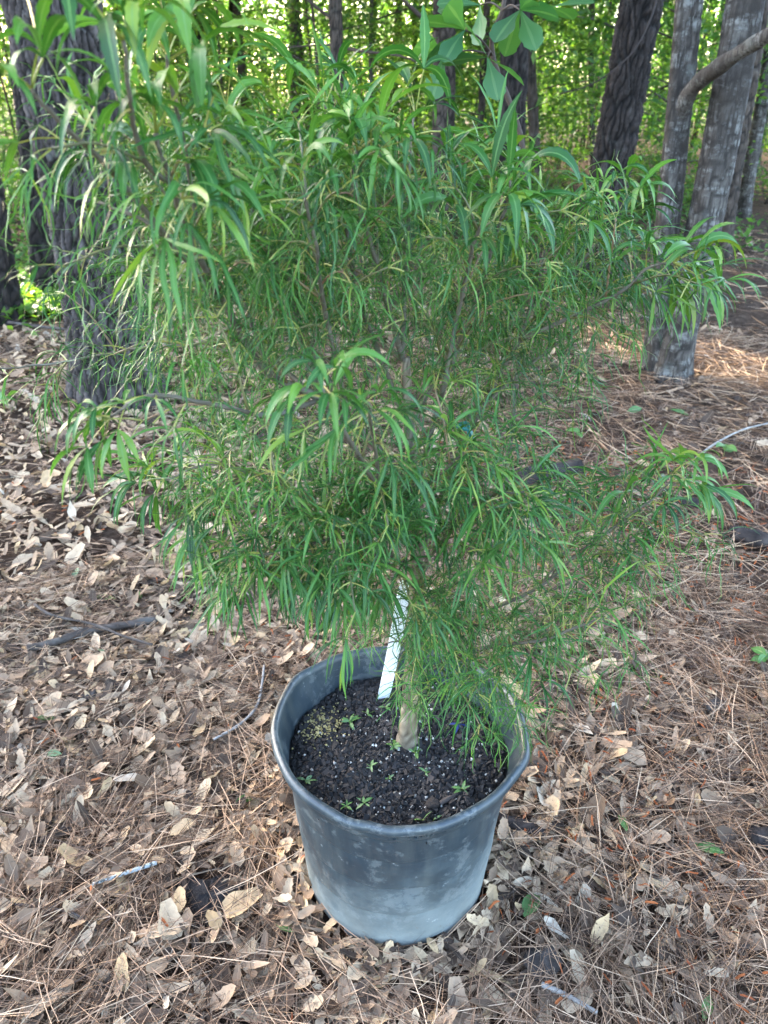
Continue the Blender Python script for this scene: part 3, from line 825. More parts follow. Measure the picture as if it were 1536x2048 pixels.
# wood splinter, stone-like bark lump lying on the soil
def soil_bits():
    c = at_z(898, 1597, SOIL_Z + .006); mb = MB()
    d = nrm(np.array([.9, .55, .05]))
    P = c + d * np.linspace(-.022, .022, 7)[:, None]
    tube(mb, P, np.array([.003, .0045, .005, .0046, .0050, .0042, .0025]), 6, 0, .7); [a.fill(1) for a in mb.acr]
    o = mb.obj('wood_splinter', M_DEADWOOD, loc=c); tag(o, 'grey wood splinter lying on the soil near the right front rim', 'wood chip')
    c = at_z(866, 1606, SOIL_Z + .006); mb = MB()
    bm = bmesh.new(); bmesh.ops.create_icosphere(bm, subdivisions=2, radius=.012)
    for v in bm.verts: v.co = Vector((v.co.x * 1.1, v.co.y * .9, v.co.z * .5)) * (1 + .12 * math.sin(v.co.x * 300 + v.co.y * 210))
    me = bpy.data.meshes.new('bark_lump'); bm.to_mesh(me); bm.free(); me.materials.append(M_DEADWOOD)
    a_ = me.attributes.new('across', 'FLOAT', 'POINT'); a_.data.foreach_set('value', np.ones(len(me.vertices), np.float32))
    o = bpy.data.objects.new('bark_lump', me); COL.objects.link(o); o.location = c; tag(o, 'rounded brown bark lump beside the grey splinter on the potting soil', 'bark chip')
soil_bits()

# weed seedlings in the pot
def seedling(px, py, n_l, L, label, tone=.6, up=.6, wd=.16, group=None, z=None, name='weed_seedling', m=None, stem=.02):
    c = at_z(px, py, SOIL_Z if z is None else z)
    c[2] = float(soil_h(c[0], c[1])) if z is None else float(ground_z(c[0], c[1])) + .004
    root = empty(name, c, label, 'weed', group)
    mb = MB(); top = c + np.array([rng.normal() * .004, rng.normal() * .004, stem])
    tube(mb, resample([c - (0, 0, .004), (c + top) / 2 + (.001, .001, 0), top], 5), np.linspace(.0012, .0008, 5), 5, 0, .2)
    mb.obj('stem', M_PETIOLE, root)
    prof = np.array([.12, .6, .95, 1.0, .8, .45, .03])
    for k in range(n_l):
        a = k * 2.4 + rng.random() * .8
        d = np.array([math.cos(a), math.sin(a), up + .3 * rng.normal()])
        lv = L * rng.uniform(.7, 1.15)
        mb = MB(); ribbons(mb, (c + (top - c) * rng.uniform(.5, 1))[None], d[None], lv, lv * wd, prof, .7, rng.normal() * .3, 0, np.clip(tone + .15 * rng.normal(), 0, 1), .2, .05, 3)
        mb.obj('leaf', m or M_GREENFALL, root)
    return root
for a in [(700, 1445, 7, .034, 'bushiest weed seedling in the pot, left of the shrub trunk', .3),
          (738, 1440, 4, .028, 'weed seedling with long blades beside the bushiest seedling', .3),
          (770, 1425, 5, .024, 'weed seedling at the foot of the white plant label', .5),
          (790, 1510, 7, .024, 'weed seedling with many small leaves in front of the trunk foot', .6),
          (835, 1515, 4, .024, 'weed seedling touching the right foot of the trunk', .4),
          (745, 1540, 5, .02, 'upright weed seedling in the middle of the open soil', .7),
          (775, 1560, 3, .017, 'tiny weed seedling among the white perlite grains', .8),
          (850, 1556, 4, .017, 'bright round leaved weed seedling right of the perlite patch', .7),
          (700, 1615, 5, .019, 'weed seedling near the front rim, second from the left', .3),
          (735, 1612, 6, .022, 'weed seedling near the front rim with a spiky middle leaf', .7),
          (840, 1635, 2, .036, 'weed with two long blades against the front rim', .6),
          (862, 1640, 1, .03, 'single yellowish blade at the front rim of the pot', 1.0),
          (925, 1588, 5, .026, 'weed seedling over the grey splinter near the right rim', .4),
          (612, 1570, 4, .03, 'pale weed seedling against the left front rim', .8)]:
    seedling(a[0], a[1], a[2], a[3] * .72, a[4], a[5], stem=.012)

# white plant label and coloured ties
m, n, b = mat('white_plastic'); M_WHITE = m
b.inputs['Base Color'].default_value = (.80, .82, .82, 1); b.inputs['Roughness'].default_value = .45
m, n, b = mat('teal_tape'); M_TEAL = m
b.inputs['Base Color'].default_value = (.01, .16, .15, 1); b.inputs['Roughness'].default_value = .35
m, n, b = mat('blue_plastic'); M_BLUE = m
b.inputs['Base Color'].default_value = (.02, .03, .12, 1); b.inputs['Roughness'].default_value = .4
def stake():
    b0 = at_z(764, 1408, SOIL_Z - .01); b1 = at_y(812, 1160, b0[1] - .03)
    ax = b1 - b0; L = np.linalg.norm(ax); ax = ax / L
    side = nrm(np.cross(ax, np.array([.25, -1., .1]))); nn = np.cross(side, ax)
    mb = MB(); V = []
    s = np.linspace(0, 1, 9)
    w_ = np.where(s < .06, .0115, .0125); w_[0] = .0105; w_[-1] = .010
    for k, t in enumerate(s):
        c = b0 + ax * L * t + nn * .006 * math.sin(t * 3.0)
        for a, e in ((-1, -1), (1, -1), (1, 1), (-1, 1)): V.append(c + side * w_[k] * a + nn * .0006 * e)
    q = []
    for k in range(8):
        for j in range(4): q.append([k * 4 + j, k * 4 + (j + 1) % 4, k * 4 + 4 + (j + 1) % 4, k * 4 + 4 + j])
    q += [[3, 2, 1, 0], [32, 33, 34, 35]]
    mb.add(V, q); o = mb.obj('plant_label', M_WHITE, loc=b0, smooth=False)
    tag(o, 'blank white plastic plant label stuck slanting in the potting soil', 'plant label')
stake()

# ------------------------------------------------------------------ the shrub
SB = np.array([PC[0] - .005, .004, SOIL_Z])
shrub = empty('potted_shrub', SB, 'bushy green shrub with thread-like drooping leaflets growing in the black pot', 'shrub')
STEMS = {}
def px_path(pts): return np.array([at_y(*p) for p in pts])
stem_defs = [
 # name, points (pixel x, pixel y, world y), r0, r1, broadness at tip, twig density, hang
 ('trunk', [(812, 1500, .002), (821, 1400, .0), (832, 1250, .01), (834, 1120, .015), (826, 1000, .02), (818, 860, .03), (808, 720, .04)], .0175, .007, 0, 0),
 ('stub', [(812, 1420, .0), (797, 1385, -.005), (790, 1345, -.005)], .008, .005, 0, 0),
 ('A', [(826, 1010, .02), (760, 900, .0), (640, 800, -.05), (540, 750, -.06), (470, 650, -.1), (400, 520, -.16), (345, 360, -.22), (315, 270, -.24)], .010, .003, .8, .9),
 ('B', [(345, 370, -.22), (290, 320, -.26), (258, 200, -.31), (246, 80, -.33)], .004, .002, 1.0, -.35),
 ('C', [(440, 600, -.12), (330, 470, -.2), (210, 330, -.26), (120, 245, -.3), (72, 175, -.32)], .005, .002, 1.0, -.3),
 ('D', [(400, 520, -.16), (385, 380, -.16), (345, 190, -.2), (336, 118, -.21)], .004, .002, 1.0, -.4),
 ('E', [(700, 850, .0), (600, 650, .0), (520, 450, .02), (470, 350, .05), (445, 290, .05)], .006, .002, .8, 1.2),
 ('G', [(640, 800, -.02), (580, 560, .05), (562, 400, .1), (550, 310, .12)], .006, .002, .75, 1.2),
 ('H', [(818, 860, .03), (720, 600, .05), (690, 400, .08), (664, 300, .08), (650, 205, .08)], .006, .002, .9, 1.0),
 ('I', [(805, 720, .04), (745, 500, .0), (708, 380, -.03), (714, 300, -.04)], .006, .002, .95, 1.0),
 ('J', [(805, 720, .04), (812, 520, .08), (822, 340, .12), (830, 225, .14)], .005, .002, 1.0, -.6),
 ('K', [(826, 1000, .02), (880, 800, .06), (950, 600, .1), (1000, 450, .1), (1020, 360, .1)], .007, .002, .9, 1.2),
 ('L', [(880, 800, .06), (930, 560, .0), (955, 470, -.03), (985, 420, -.04)], .005, .002, .8, 1.1),
 ('M', [(834, 1120, .015), (930, 880, .08), (1040, 680, .14), (1120, 580, .16), (1200, 480, .18), (1245, 430, .18)], .007, .002, .8, 1.2),
 ('N', [(1040, 680, .1), (1150, 630, .08), (1250, 580, .06), (1300, 535, .05), (1345, 528, .04)], .005, .002, 1.0, 1.0),
 ('O', [(930, 840, .08), (1070, 720, .15), (1170, 640, .2), (1215, 575, .2)], .005, .002, .3, 1.0),
 ('P', [(540, 750, .0), (450, 700, .1), (320, 690, .15), (190, 712, .17), (50, 733, .15), (-40, 735, .13)], .0035, .002, .6, .35),
 ('Q', [(640, 800, -.05), (540, 830, -.15), (450, 815, -.22), (330, 790, -.27), (270, 805, -.28), (220, 830, -.28)], .005, .002, 1.0, -.8),
 ('R', [(826, 1080, .015), (760, 980, -.1), (690, 870, -.22), (650, 800, -.3), (640, 770, -.32)], .006, .002, .9, -.4),
 ('S', [(760, 980, -.1), (745, 860, -.22), (735, 800, -.28)], .004, .002, .5, -.4),
 ('T', [(834, 1150, .015), (740, 1080, -.05), (620, 1030, -.1), (530, 1015, -.12), (440, 1015, -.1)], .006, .002, .3, 1.3),
 ('U', [(740, 1080, -.05), (680, 1075, -.1), (570, 1100, -.15), (490, 1110, -.17)], .004, .002, .25, 1.5),
 ('V', [(834, 1180, .015), (770, 1120, -.08), (700, 1090, -.13), (650, 1110, -.17)], .004, .002, .25, 1.6),
 ('W', [(834, 1150, .015), (900, 1060, -.03), (960, 1000, -.06), (1050, 985, -.09)], .006, .002, .35, 2.2),
 ('X', [(836, 1300, .01), (960, 1230, .0), (1080, 1170, .0), (1190, 1080, .0), (1280, 1015, .0), (1345, 960, .0)], .006, .002, .75, 1.0),
 ('Y', [(1080, 1170, .0), (1180, 1040, .02), (1245, 970, .03)], .003, .0015, .2, .6),
 ('Z', [(1080, 1190, .0), (1190, 1140, .02), (1290, 1050, .03), (1335, 1010, .03)], .003, .0015, .3, .8),
 ('a', [(838, 1350, .01), (950, 1300, -.05), (1080, 1280, -.1), (1170, 1250, -.12), (1205, 1240, -.12)], .005, .002, .3, 1.3),
 ('b', [(832, 1400, .01), (890, 1375, -.03), (940, 1360, -.06), (985, 1365, -.07)], .004, .002, .1, 1.4),
 ('c', [(640, 800, .0), (520, 700, .1), (400, 600, .16), (330, 560, .19), (290, 540, .2)], .005, .002, .4, 1.0),
 ('d', [(470, 650, -.1), (380, 690, .0), (330, 680, .03), (290, 660, .05)], .004, .002, .2, .5),
 ('e', [(826, 1000, .02), (700, 930, .1), (560, 880, .18), (430, 890, .2), (340, 920, .2)], .005, .002, .4, .7),
 ('f', [(818, 860, .03), (900, 700, .2), (940, 560, .28), (930, 470, .3)], .005, .002, .4, 1.2),
 ('g', [(805, 720, .04), (700, 640, .18), (620, 520, .25), (600, 430, .28)], .005, .002, .5, 1.2),
 ('h', [(620, 1030, -.1), (560, 970, -.06), (430, 930, -.08), (330, 960, -.08)], .004, .002, .6, .9),
 ('j', [(826, 1000, .02), (880, 950, -.1), (930, 900, -.14)], .004, .002, .2, 1.3),
 ('k', [(540, 750, -.06), (470, 560, .02), (420, 430, .05), (400, 330, .06)], .005, .002, .7, 1.2),
 ('l', [(700, 850, .0), (650, 620, -.1), (630, 480, -.14), (600, 360, -.16)], .005, .002, .6, 1.1),
 ('m', [(834, 1200, .015), (880, 1180, -.04), (930, 1160, -.07)], .004, .002, .2, 1.3),
 ('r', [(834, 1260, .01), (846, 1230, -.03), (862, 1215, -.07)], .003, .0015, .0, 3.2),
 ('p', [(836, 1330, .01), (806, 1285, -.02), (776, 1290, -.04)], .003, .0015, .0, 1.1),
 ('q', [(836, 1330, .01), (868, 1290, -.02), (905, 1305, -.04)], .003, .0015, .0, 1.3),
 ('n', [(1040, 680, .1), (1080, 560, .14), (1090, 500, .15)], .004, .002, .4, 1.0),
 ('o', [(330, 470, -.2), (250, 420, -.18), (190, 400, -.16)], .003, .002, .1, .35),
]
BASEB = dict(T=.30, U=.38, V=.38, W=.34, j=.30, h=.36, S=.3, X=.2, a=.25)
LEAVES = []                 # dicts: base, direction, broadness, scale, tone
tw_mb = MB()
for nm, pts, r0, r1, broad, dens in stem_defs:
    P = px_path(pts)
    seg = np.linalg.norm(np.diff(P, axis=0), axis=1).sum()
    n_ = max(14, int(seg / .012))
    C = resample(P, n_)
    C += np.stack([np.convolve(rng.normal(size=n_) * .004, np.ones(5) / 5, 'same') for _ in range(3)], 1) * np.linspace(0, 1, n_)[:, None]
    R = np.linspace(r0, r1, n_) * (1 if nm == 'trunk' else .72)
    if nm == 'trunk': R = R * (1 + .45 * np.exp(-np.arange(n_) / 3.0)); R *= 1 + .07 * np.convolve(rng.normal(size=n_), [.3, .5, .3], 'same')
    mb = MB()
    tube(mb, C, R, 14 if nm == 'trunk' else 8, 0, np.repeat(rng.random(n_), 14 if nm == 'trunk' else 8) if False else .5)
    for a in mb.acr: a[:] = 1 if nm != 'trunk' else np.clip(.75 + .5 * rng.normal(size=len(a)), .1, 1)
    for a in mb.tone: a[:] = np.clip(.5 + .3 * rng.normal(size=len(a)), 0, 1)
    if nm == 'trunk':
        mb.obj('trunk', M_TRUNKB, shrub)
    else:
        mb.obj('branch', M_STEM, shrub)
    if dens == 0: continue
    sparse = dens < 0; dens = abs(dens)
    T = nrm(np.gradient(C, axis=0))
    cum = np.concatenate([[0], np.cumsum(np.linalg.norm(np.diff(C, axis=0), axis=1))]); tot = cum[-1]
    # leaf pairs along the outer stem itself
    def leaf_pairs(Cv, Tv, s0, s1, spacing, b0, b1, scale=1.0, flip=0.0, sp=.9):
        cumv = np.concatenate([[0], np.cumsum(np.linalg.norm(np.diff(Cv, axis=0), axis=1))]); tv = cumv[-1]
        s = s0 * tv; k = 0; a0 = rng.random() * 6.28
        while s <= s1 * tv + 1e-6:
            i = min(np.searchsorted(cumv, s), len(Cv) - 1); f = s / tv
            t = Tv[i]; A = nrm(np.cross(t, np.array([.2, .1, 1.]))); B = np.cross(t, A)
            for side in (0, 1):
                a = a0 + k * 1.5708 + side * math.pi + rng.normal() * .35
                o = math.cos(a) * A + math.sin(a) * B
                d = nrm(t * rng.uniform(.35, .8) + o * sp + np.array([0, 0, .25]))
                LEAVES.append((Cv[i], d, np.clip(b0 + (b1 - b0) * np.clip((f - .55) / .4, 0, 1) + rng.normal() * .09, 0, 1), scale * rng.uniform(.75, 1.2)))
            k += 1; s += spacing * rng.uniform(.75, 1.25)
        # terminal rosette
        t = Tv[-1]; A = nrm(np.cross(t, np.array([.2, .1, 1.]))); B = np.cross(t, A); a0 = rng.random() * 6.28
        for k in range(4 if b1 > .5 else 2):
            a = a0 + k * 1.57 + rng.normal() * .3
            LEAVES.append((Cv[-1], nrm(t * 1.0 + (math.cos(a) * A + math.sin(a) * B) * .7 + (0, 0, .2)), np.clip(b1 + rng.normal() * .08, 0, 1), scale * rng.uniform(.7, 1.1)))
    leaf_pairs(C, T, (.40 if nm in 'QJ' else .62) if sparse else .35, .97, (.040 if nm == 'Q' else .055) if sparse else .030 / max(dens, .4), BASEB.get(nm, 0), max(broad, BASEB.get(nm, 0)), .78 if nm in 'QR' else 1.0)
    # twigs
    s = .25 * tot; k = 0
    while s < ((.60 if nm == 'Q' else .55) if sparse else .93) * tot:
        i = min(np.searchsorted(cum, s), n_ - 1); t = T[i]; f = s / tot
        A = nrm(np.cross(t, np.array([.2, .1, 1.]))); B = np.cross(t, A); a = k * 2.2 + rng.random() * 1.2
        d = nrm(t * .55 + (math.cos(a) * A + math.sin(a) * B) * .9 + np.array([0, 0, .25]))
        dens_k = dens * (1.3 if nm in 'EGHIJKLfgklTUVWAMi' else 1); ln = rng.uniform(.05, .15) * (1.15 - .5 * f)
        e = C[i] + d * ln; mid = (C[i] + e) / 2 + np.array([0, 0, .10 * ln]); e = e + np.array([0, 0, -.04 * ln])
        Q = resample([C[i], mid, e], 7)
        tube(tw_mb, Q, np.linspace(.0017, .0010, 7), 5, 0, rng.random())
        leaf_pairs(Q, nrm(np.gradient(Q, axis=0)), .30, .95, .031, BASEB.get(nm, 0), max(BASEB.get(nm, 0), broad * f ** 2 * .85), .95)
        s += .033 / dens_k * rng.uniform(.7, 1.3); k += 1
o = tw_mb.obj('twig_mass', M_TWIG, shrub); o['kind'] = 'stuff'

def shades_gap(p):
    for g, r in GAPS[-3:]:
        v = p - g; t = v @ SUN
        if 0 < t and np.linalg.norm(v - t * SUN) < r + .03: return True
    return False
STK = at_z(764, 1408, SOIL_Z)
def hides_label(p):
    x, y, _ = project(p); return p[1] < STK[1] + .01 and 1110 < y + 45 < 1420 and abs(x - (810 - (y - 1165) * .19)) < 27 and rng.random() < .9
LEAVES = [l for l in LEAVES if not hides_label(l[0] + l[1] * .03) and not shades_gap(l[0] + l[1] * .05 - (0, 0, .03))]
N = len(LEAVES)
LB = np.array([l[0] for l in LEAVES]); LD = np.array([l[1] for l in LEAVES]); BR = np.array([l[2] for l in LEAVES]); SC = np.array([l[3] for l in LEAVES])
NLF = np.where(BR > .55, 5, rng.integers(6, 9, N))
px_, py_, dep_ = project(LB)
SIZE = (.35 + BR) * SC / dep_ * ((px_ > -30) & (px_ < 1560) & (py_ > -40)) * np.where(dep_ < .05, 0, 1)
order = np.argsort(-SIZE); INDIV = set(order[:295].tolist())

def serr(prof):
    p = np.array(prof); p[1:-1:2] *= 1.05; p[2:-1:2] *= .88; return p
PROF_T = np.array([.5, .9, 1, .95, .85, .7, .5, .12])
PROF_B = serr(np.interp(np.linspace(0, 1, 17), [0, .08, .25, .45, .65, .85, 1], [.10, .32, .72, 1, .82, .42, .02]))
PROF_M = np.interp(np.linspace(0, 1, 11), [0, .1, .35, .6, .85, 1], [.18, .5, 1, .95, .5, .04])

def build_leaves(mb, idx):
    """palmate leaves: a petiole and a fan of drooping leaflets each"""
    idx = np.asarray(idx)
    b0, d0, br, sc = LB[idx], LD[idx], BR[idx], SC[idx]; n_ = len(idx)
    pl = (.020 + .014 * br + .018 * rng.random(n_)) * sc
    pts = ribbons(mb, b0, d0, pl, .0009 + .0005 * br, np.array([1, .85, .8, .8]), .45, rng.random(n_) * 3, 1, np.clip(.3 + .5 * rng.random(n_), 0, 1), .6, .10, 3)
    tip = pts[:, -1]; dt = nrm(pts[:, -1] - pts[:, -2])
    s = nrm(np.cross(dt, np.array([0, 0, 1.]) + .25 * rng.normal(size=(n_, 3)))); up = np.cross(s, dt)
    tone0 = np.clip(.02 + .66 * rng.random(n_) + .15 * br + .35 * (rng.random(n_) < .05), 0, 1)
    J = [[], [], []]
    for k in range(n_):
        nl = NLF[idx[k]]
        for a in np.linspace(-1, 1, nl) * (1.15 if br[k] > .5 else 1.35):
            a = a + rng.normal() * .1
            d = dt[k] * math.cos(a) + s[k] * math.sin(a) + up[k] * (.15 + .40 * br[k]) + rng.normal(size=3) * .14
            f = (1 - .28 * (abs(a) / 1.3) ** 2) * sc[k] * rng.uniform(.85, 1.1)
            bb = br[k]
            if bb > .6: J[2].append((k, d, (.068 + .022 * (bb - .6) / .4) * f, (.0038 + .0044 * (bb - .6) / .4) * f, rng.uniform(1.0, 3.3)))
            elif bb > .30: J[1].append((k, d, .080 * f, (.0012 + .0023 * (bb - .30) / .3) * f, rng.uniform(.4, 3.0)))
            else: J[0].append((k, d, .068 * f * rng.uniform(.65, 1.6), rng.uniform(.0005, .00105), rng.uniform(.3, 3.2)))
    for g, (prof, cols, fold, wig) in enumerate(((PROF_T, 2, 0, 2.1), (PROF_M, 3, .25, .85), (PROF_B, 3, .22, .28))):
        if not J[g]: continue
        k = np.array([j[0] for j in J[g]])
        ribbons(mb, tip[k], np.array([j[1] for j in J[g]]), np.array([j[2] for j in J[g]]), np.array([j[3] for j in J[g]]), prof,
                np.array([j[4] for j in J[g]]), rng.normal(size=len(k)) * .45, 0, np.clip(tone0[k] + .14 * rng.normal(size=len(k)), 0, 1), fold, wig, cols)

mass = MB()
rest = np.array([i for i in range(N) if i not in INDIV])
build_leaves(mass, rest)
o = mass.obj('leaf_mass', [M_LEAF, M_PETIOLE], shrub); o['kind'] = 'stuff'
for i in sorted(INDIV):
    mb = MB(); build_leaves(mb, [i]); mb.obj('leaf', [M_LEAF, M_PETIOLE], shrub)
print('SHRUB leaves', N)

def tie(px, py, Y, r, mt, name, label, cat):
    c = at_y(px, py, Y); mb = MB()
    a = np.linspace(0, 6.283, 17); P = c + np.stack([r * np.cos(a), r * np.sin(a), .002 * np.sin(2 * a)], -1)
    tube(mb, P, .0035, 6, 0, .5, False)
    ribbons(mb, np.array([c + (r, -r * .6, 0)]), np.array([[.5, -.4, -.5]]), .022, .004, np.array([1, 1, 1, .9, .3]), .8, .3)
    ribbons(mb, np.array([c + (r, -r * .7, 0)]), np.array([[.1, -.5, -.9]]), .025, .004, np.array([1, 1, 1, .9, .3]), .8, 1.0)
    o = mb.obj(name, mt, loc=c); tag(o, label, cat)
tie(834, 1236, .01, .013, M_TEAL, 'plant_tie', 'teal tape tie knotted round the shrub trunk beside the white label', 'plant tie')
tie(925, 852, .07, .009, M_TEAL, 'plant_tie', 'teal tape tie high on a branch amid the foliage right of centre', 'plant tie')
def blue_clip():
    c = at_z(918, 1450, SOIL_Z + .012); mb = MB()
    ribbons(mb, np.repeat(c[None], 5, 0), np.array([[-.8, .1, .5], [.8, -.1, .4], [.2, -.7, .5], [-.3, -.6, .2], [.5, .5, .5]]), .020, .0025, np.array([.6, 1, 1, .8, .2]), .9, rng.normal(size=5), 0, None, .2, .1, 3)
    o = mb.obj('ribbon_scrap', M_BLUE, loc=c - (0, 0, .012)); tag(o, 'blue plastic ribbon scrap on the soil under the low right twigs', 'ribbon')
blue_clip()

# ------------------------------------------------------------------ leaf litter
_b = [np.array([.06, .55, .9, 1, .85, .5, .05]), np.array([.06, .25, .4, .62, .95, 1, .35]), np.array([.05, .7, .75, 1, .7, .8, .06]), np.array([.05, .35, .7, .9, 1, .9, .3]), np.array([.6, .9, 1, .95, .8, .7, .5])]
NDP = 15
DPROF = [np.clip(np.interp(np.linspace(0, 1, 9), np.linspace(0, 1, 7), _b[k % 5]) * (1 + .17 * rng.normal(size=9)), .03, 1.2) for k in range(NDP)]
DREL = [(.34, .27, .40, .30, .46)[k % 5] * rng.uniform(.75, 1.2) for k in range(NDP)]
def dead_leaves(mb, x, y, L, lift=.01, cols=3, tone=None, rel=.36):
    n_ = len(x); a = rng.random(n_) * 6.283
    d = np.stack([np.cos(a), np.sin(a), .16 * rng.normal(size=n_) + .03], -1)
    z = ground_z(x, y) + lift * rng.random(n_) + .004
    k = rng.integers(0, NDP, n_)
    if tone is None: tone = rng.random(n_)
    for g in range(NDP):
        s = k == g
        if not s.any(): continue
        ns_ = s.sum()
        b0 = np.stack([x[s], y[s], z[s] + .004], -1) - d[s] * (L[s] * .5)[:, None] * np.array([1, 1, .3])
        pts = ribbons(mb, b0, d[s], L[s], L[s] * DREL[g] * .5 * (.7 + .6 * rng.random(ns_)), DPROF[g], rng.normal(size=ns_) * .7 + .15, rng.normal(size=ns_) * .26, 0, tone[s], .0 + .35, .45, cols)

BARE = at_z(420, 1800)
def litter_xy(N, ra, rb, half=.78, power=1.0, exclude=True):
    cx, cy_ = 0.0, -.983
    r = np.exp(rng.uniform(math.log(ra), math.log(rb), N)) if power == 0 else (ra ** 2 + (rb ** 2 - ra ** 2) * rng.random(N)) ** .5
    a = rng.uniform(-half, half, N)
    x, y = cx + r * np.sin(a), cy_ + r * np.cos(a)
    k = np.hypot(x - PC[0], y - PC[1]) > .185 if exclude else np.ones(N, bool)
    k &= np.hypot(x - BARE[0], y - BARE[1]) > .055
    return x[k], y[k]

def leafiness(x, y):
    """more leaves on the left, more needles on the right and just round the pot"""
    return np.clip(.56 - .40 * x - .22 * np.clip(-.1 - y, 0, .5) / .5 + .22 * np.sin(2.3 * x + 1.7 * y) + .18 * np.sin(5.1 * x - 3.3 * y + 1) , .12, 1)

def build_litter():
    mb = MB()
    for N, ra, rb, Lm in ((23000, .35, 2.3, .052), (26000, 2.3, 5.5, .064), (7000, 5.5, 11, .10)):
        x, y = litter_xy(N, ra, rb); k = rng.random(len(x)) < leafiness(x, y); x, y = x[k], y[k]
        tn = rng.random(len(x)) ** (1 + .6 * np.clip(x + .4 * y, 0, 2))  # browner leaves towards the right and back, with shade put into the tone
        dead_leaves(mb, x, y, Lm * (.3 + 1.15 * rng.random(len(x)) ** 1.4), .016, tone=tn)
    N = 420; a = rng.random(N) * 6.283; r = .192 + .05 * rng.random(N)                       # litter pushed up against the pot
    dead_leaves(mb, PC[0] + r * np.cos(a), r * np.sin(a), .03 + .025 * rng.random(N), .028)
    o = mb.obj('leaf_litter', M_DEAD); tag(o, 'bed of dry tan and brown oak leaves covering the ground', 'leaf litter', kind='stuff')
    mb = MB()
    for N, ra, rb, Lm, wd in ((23000, .35, 2.3, .14, .00065), (16000, 2.3, 5.5, .17, .0011), (5000, 5.5, 10, .22, .0028)):
        x, y = litter_xy(N, ra, rb)
        k = rng.random(len(x)) < np.clip(1.15 - .90 * leafiness(x, y), .22, 1); x, y = x[k], y[k]
        n_ = len(x)
        flow = 2.2 * np.sin(1.7 * x + .8 * y + 1) + 1.6 * np.sin(2.9 * y - 1.3 * x) + 1.2 * np.sin(6 * x + 5 * y)
        a = flow + rng.normal(size=n_) * 1.0
        tone = rng.random(n_)
        for s in range(2 if ra < 3 else 1):
            aa = a + rng.normal(size=n_) * .07
            d = np.stack([np.cos(aa), np.sin(aa), .10 * rng.normal(size=n_) + .05], -1)
            L = Lm * (.55 + .75 * rng.random(n_))
            z = ground_z(x, y) + .012 + .026 * rng.random(n_)
            b0 = np.stack([x, y, z], -1) - d * (L * .5)[:, None]
            keep = np.hypot(b0[:, 0] - PC[0] + 0 * d[:, 0], b0[:, 1]) > .18
            e = b0 + d * L[:, None]; keep &= np.hypot(e[:, 0] - PC[0], e[:, 1]) > .18
            mid = (b0 + e) / 2; keep &= np.hypot(mid[:, 0] - PC[0], mid[:, 1]) > .18
            kk = keep
            ribbons(mb, b0[kk], d[kk], L[kk], wd * (.8 + .5 * rng.random(kk.sum())), np.array([.8, 1, 1, .5]), .12 * rng.normal(size=kk.sum()) + .08, rng.random(kk.sum()) * 3, 0, tone[kk], 0, .25, 2)
    o = mb.obj('pine_needles', M_NEEDLE); tag(o, 'brown pine needles strewn over the ground around the pot', 'pine needles', kind='stuff')
    mb = MB(); x, y = litter_xy(4200, .35, 3.2); k = rng.random(len(x)) < np.clip(.25 + .5 * x + .3 * np.sin(4 * x + 3 * y), .05, 1); x, y = x[k], y[k]; n_ = len(x)
    a = rng.random(n_) * 6.28; d = np.stack([np.cos(a), np.sin(a), .2 * rng.normal(size=n_)], -1)
    ribbons(mb, np.stack([x, y, ground_z(x, y) + .026 + .012 * rng.random(n_)], -1), d, (.014 + .016 * rng.random(n_)), .0026, np.array([.6, 1, .8, 1, .8, .4]), .4, rng.random(n_) * 3, 0, rng.random(n_), .8, 1.2, 3)
    o = mb.obj('fallen_catkins', M_CATKIN); tag(o, 'rusty orange fallen catkin bits scattered among the pine needles', 'catkins', kind='stuff')
build_litter()

def single_leaves():
    """the largest dead leaves, one object each, pieces of the ground"""
    meshes = []
    for k in range(26):
        mb = MB(); Z = np.zeros(1)
        L = .045 + .055 * rng.random()
        d = np.array([[1, 0, .12 * rng.normal() + .1]])
        prof = np.interp(np.linspace(0, 1, 11), np.linspace(0, 1, 9), DPROF[k % NDP]); prof = prof * (1 + .10 * rng.normal(size=11)); prof = np.clip(prof, .03, 1.2)
        ribbons(mb, np.array([[-L / 2, 0, 0]]), d, L, L * .5 * DREL[k % NDP] * (.8 + .4 * rng.random()), prof, .2 + rng.normal() * .4, rng.normal() * .2, 0, rng.random() ** 1.25, .25 * rng.normal(), .8, 3)
        meshes.append(mb.mesh('dead_leaf', [M_DEAD]))
    cnt = 0
    while cnt < 270:
        r = math.sqrt(rng.uniform(.25, 2.4)); a = rng.uniform(-.62, .62)
        x, y = r * math.sin(a), -.983 + r * math.cos(a)
        if math.hypot(x - PC[0], y) < .215 or math.hypot(x - BARE[0], y - BARE[1]) < .075: continue
        p = project(np.array([x, y, 0.]))
        if not (-20 < p[0] < 1556 and 1000 < p[1] < 2060): continue
        if rng.random() > leafiness(x, y) + .2: continue
        o = bpy.data.objects.new('dead_leaf', meshes[rng.integers(0, 26)]); COL.objects.link(o)
        o.location = (x, y, float(ground_z(x, y)) + .010 + .010 * rng.random()); o.rotation_euler = (rng.normal() * .11, rng.normal() * .11, rng.random() * 6.28)
        s = rng.uniform(.65, 1.15); o.scale = (s, s, s); o.parent = ground; cnt += 1
single_leaves()

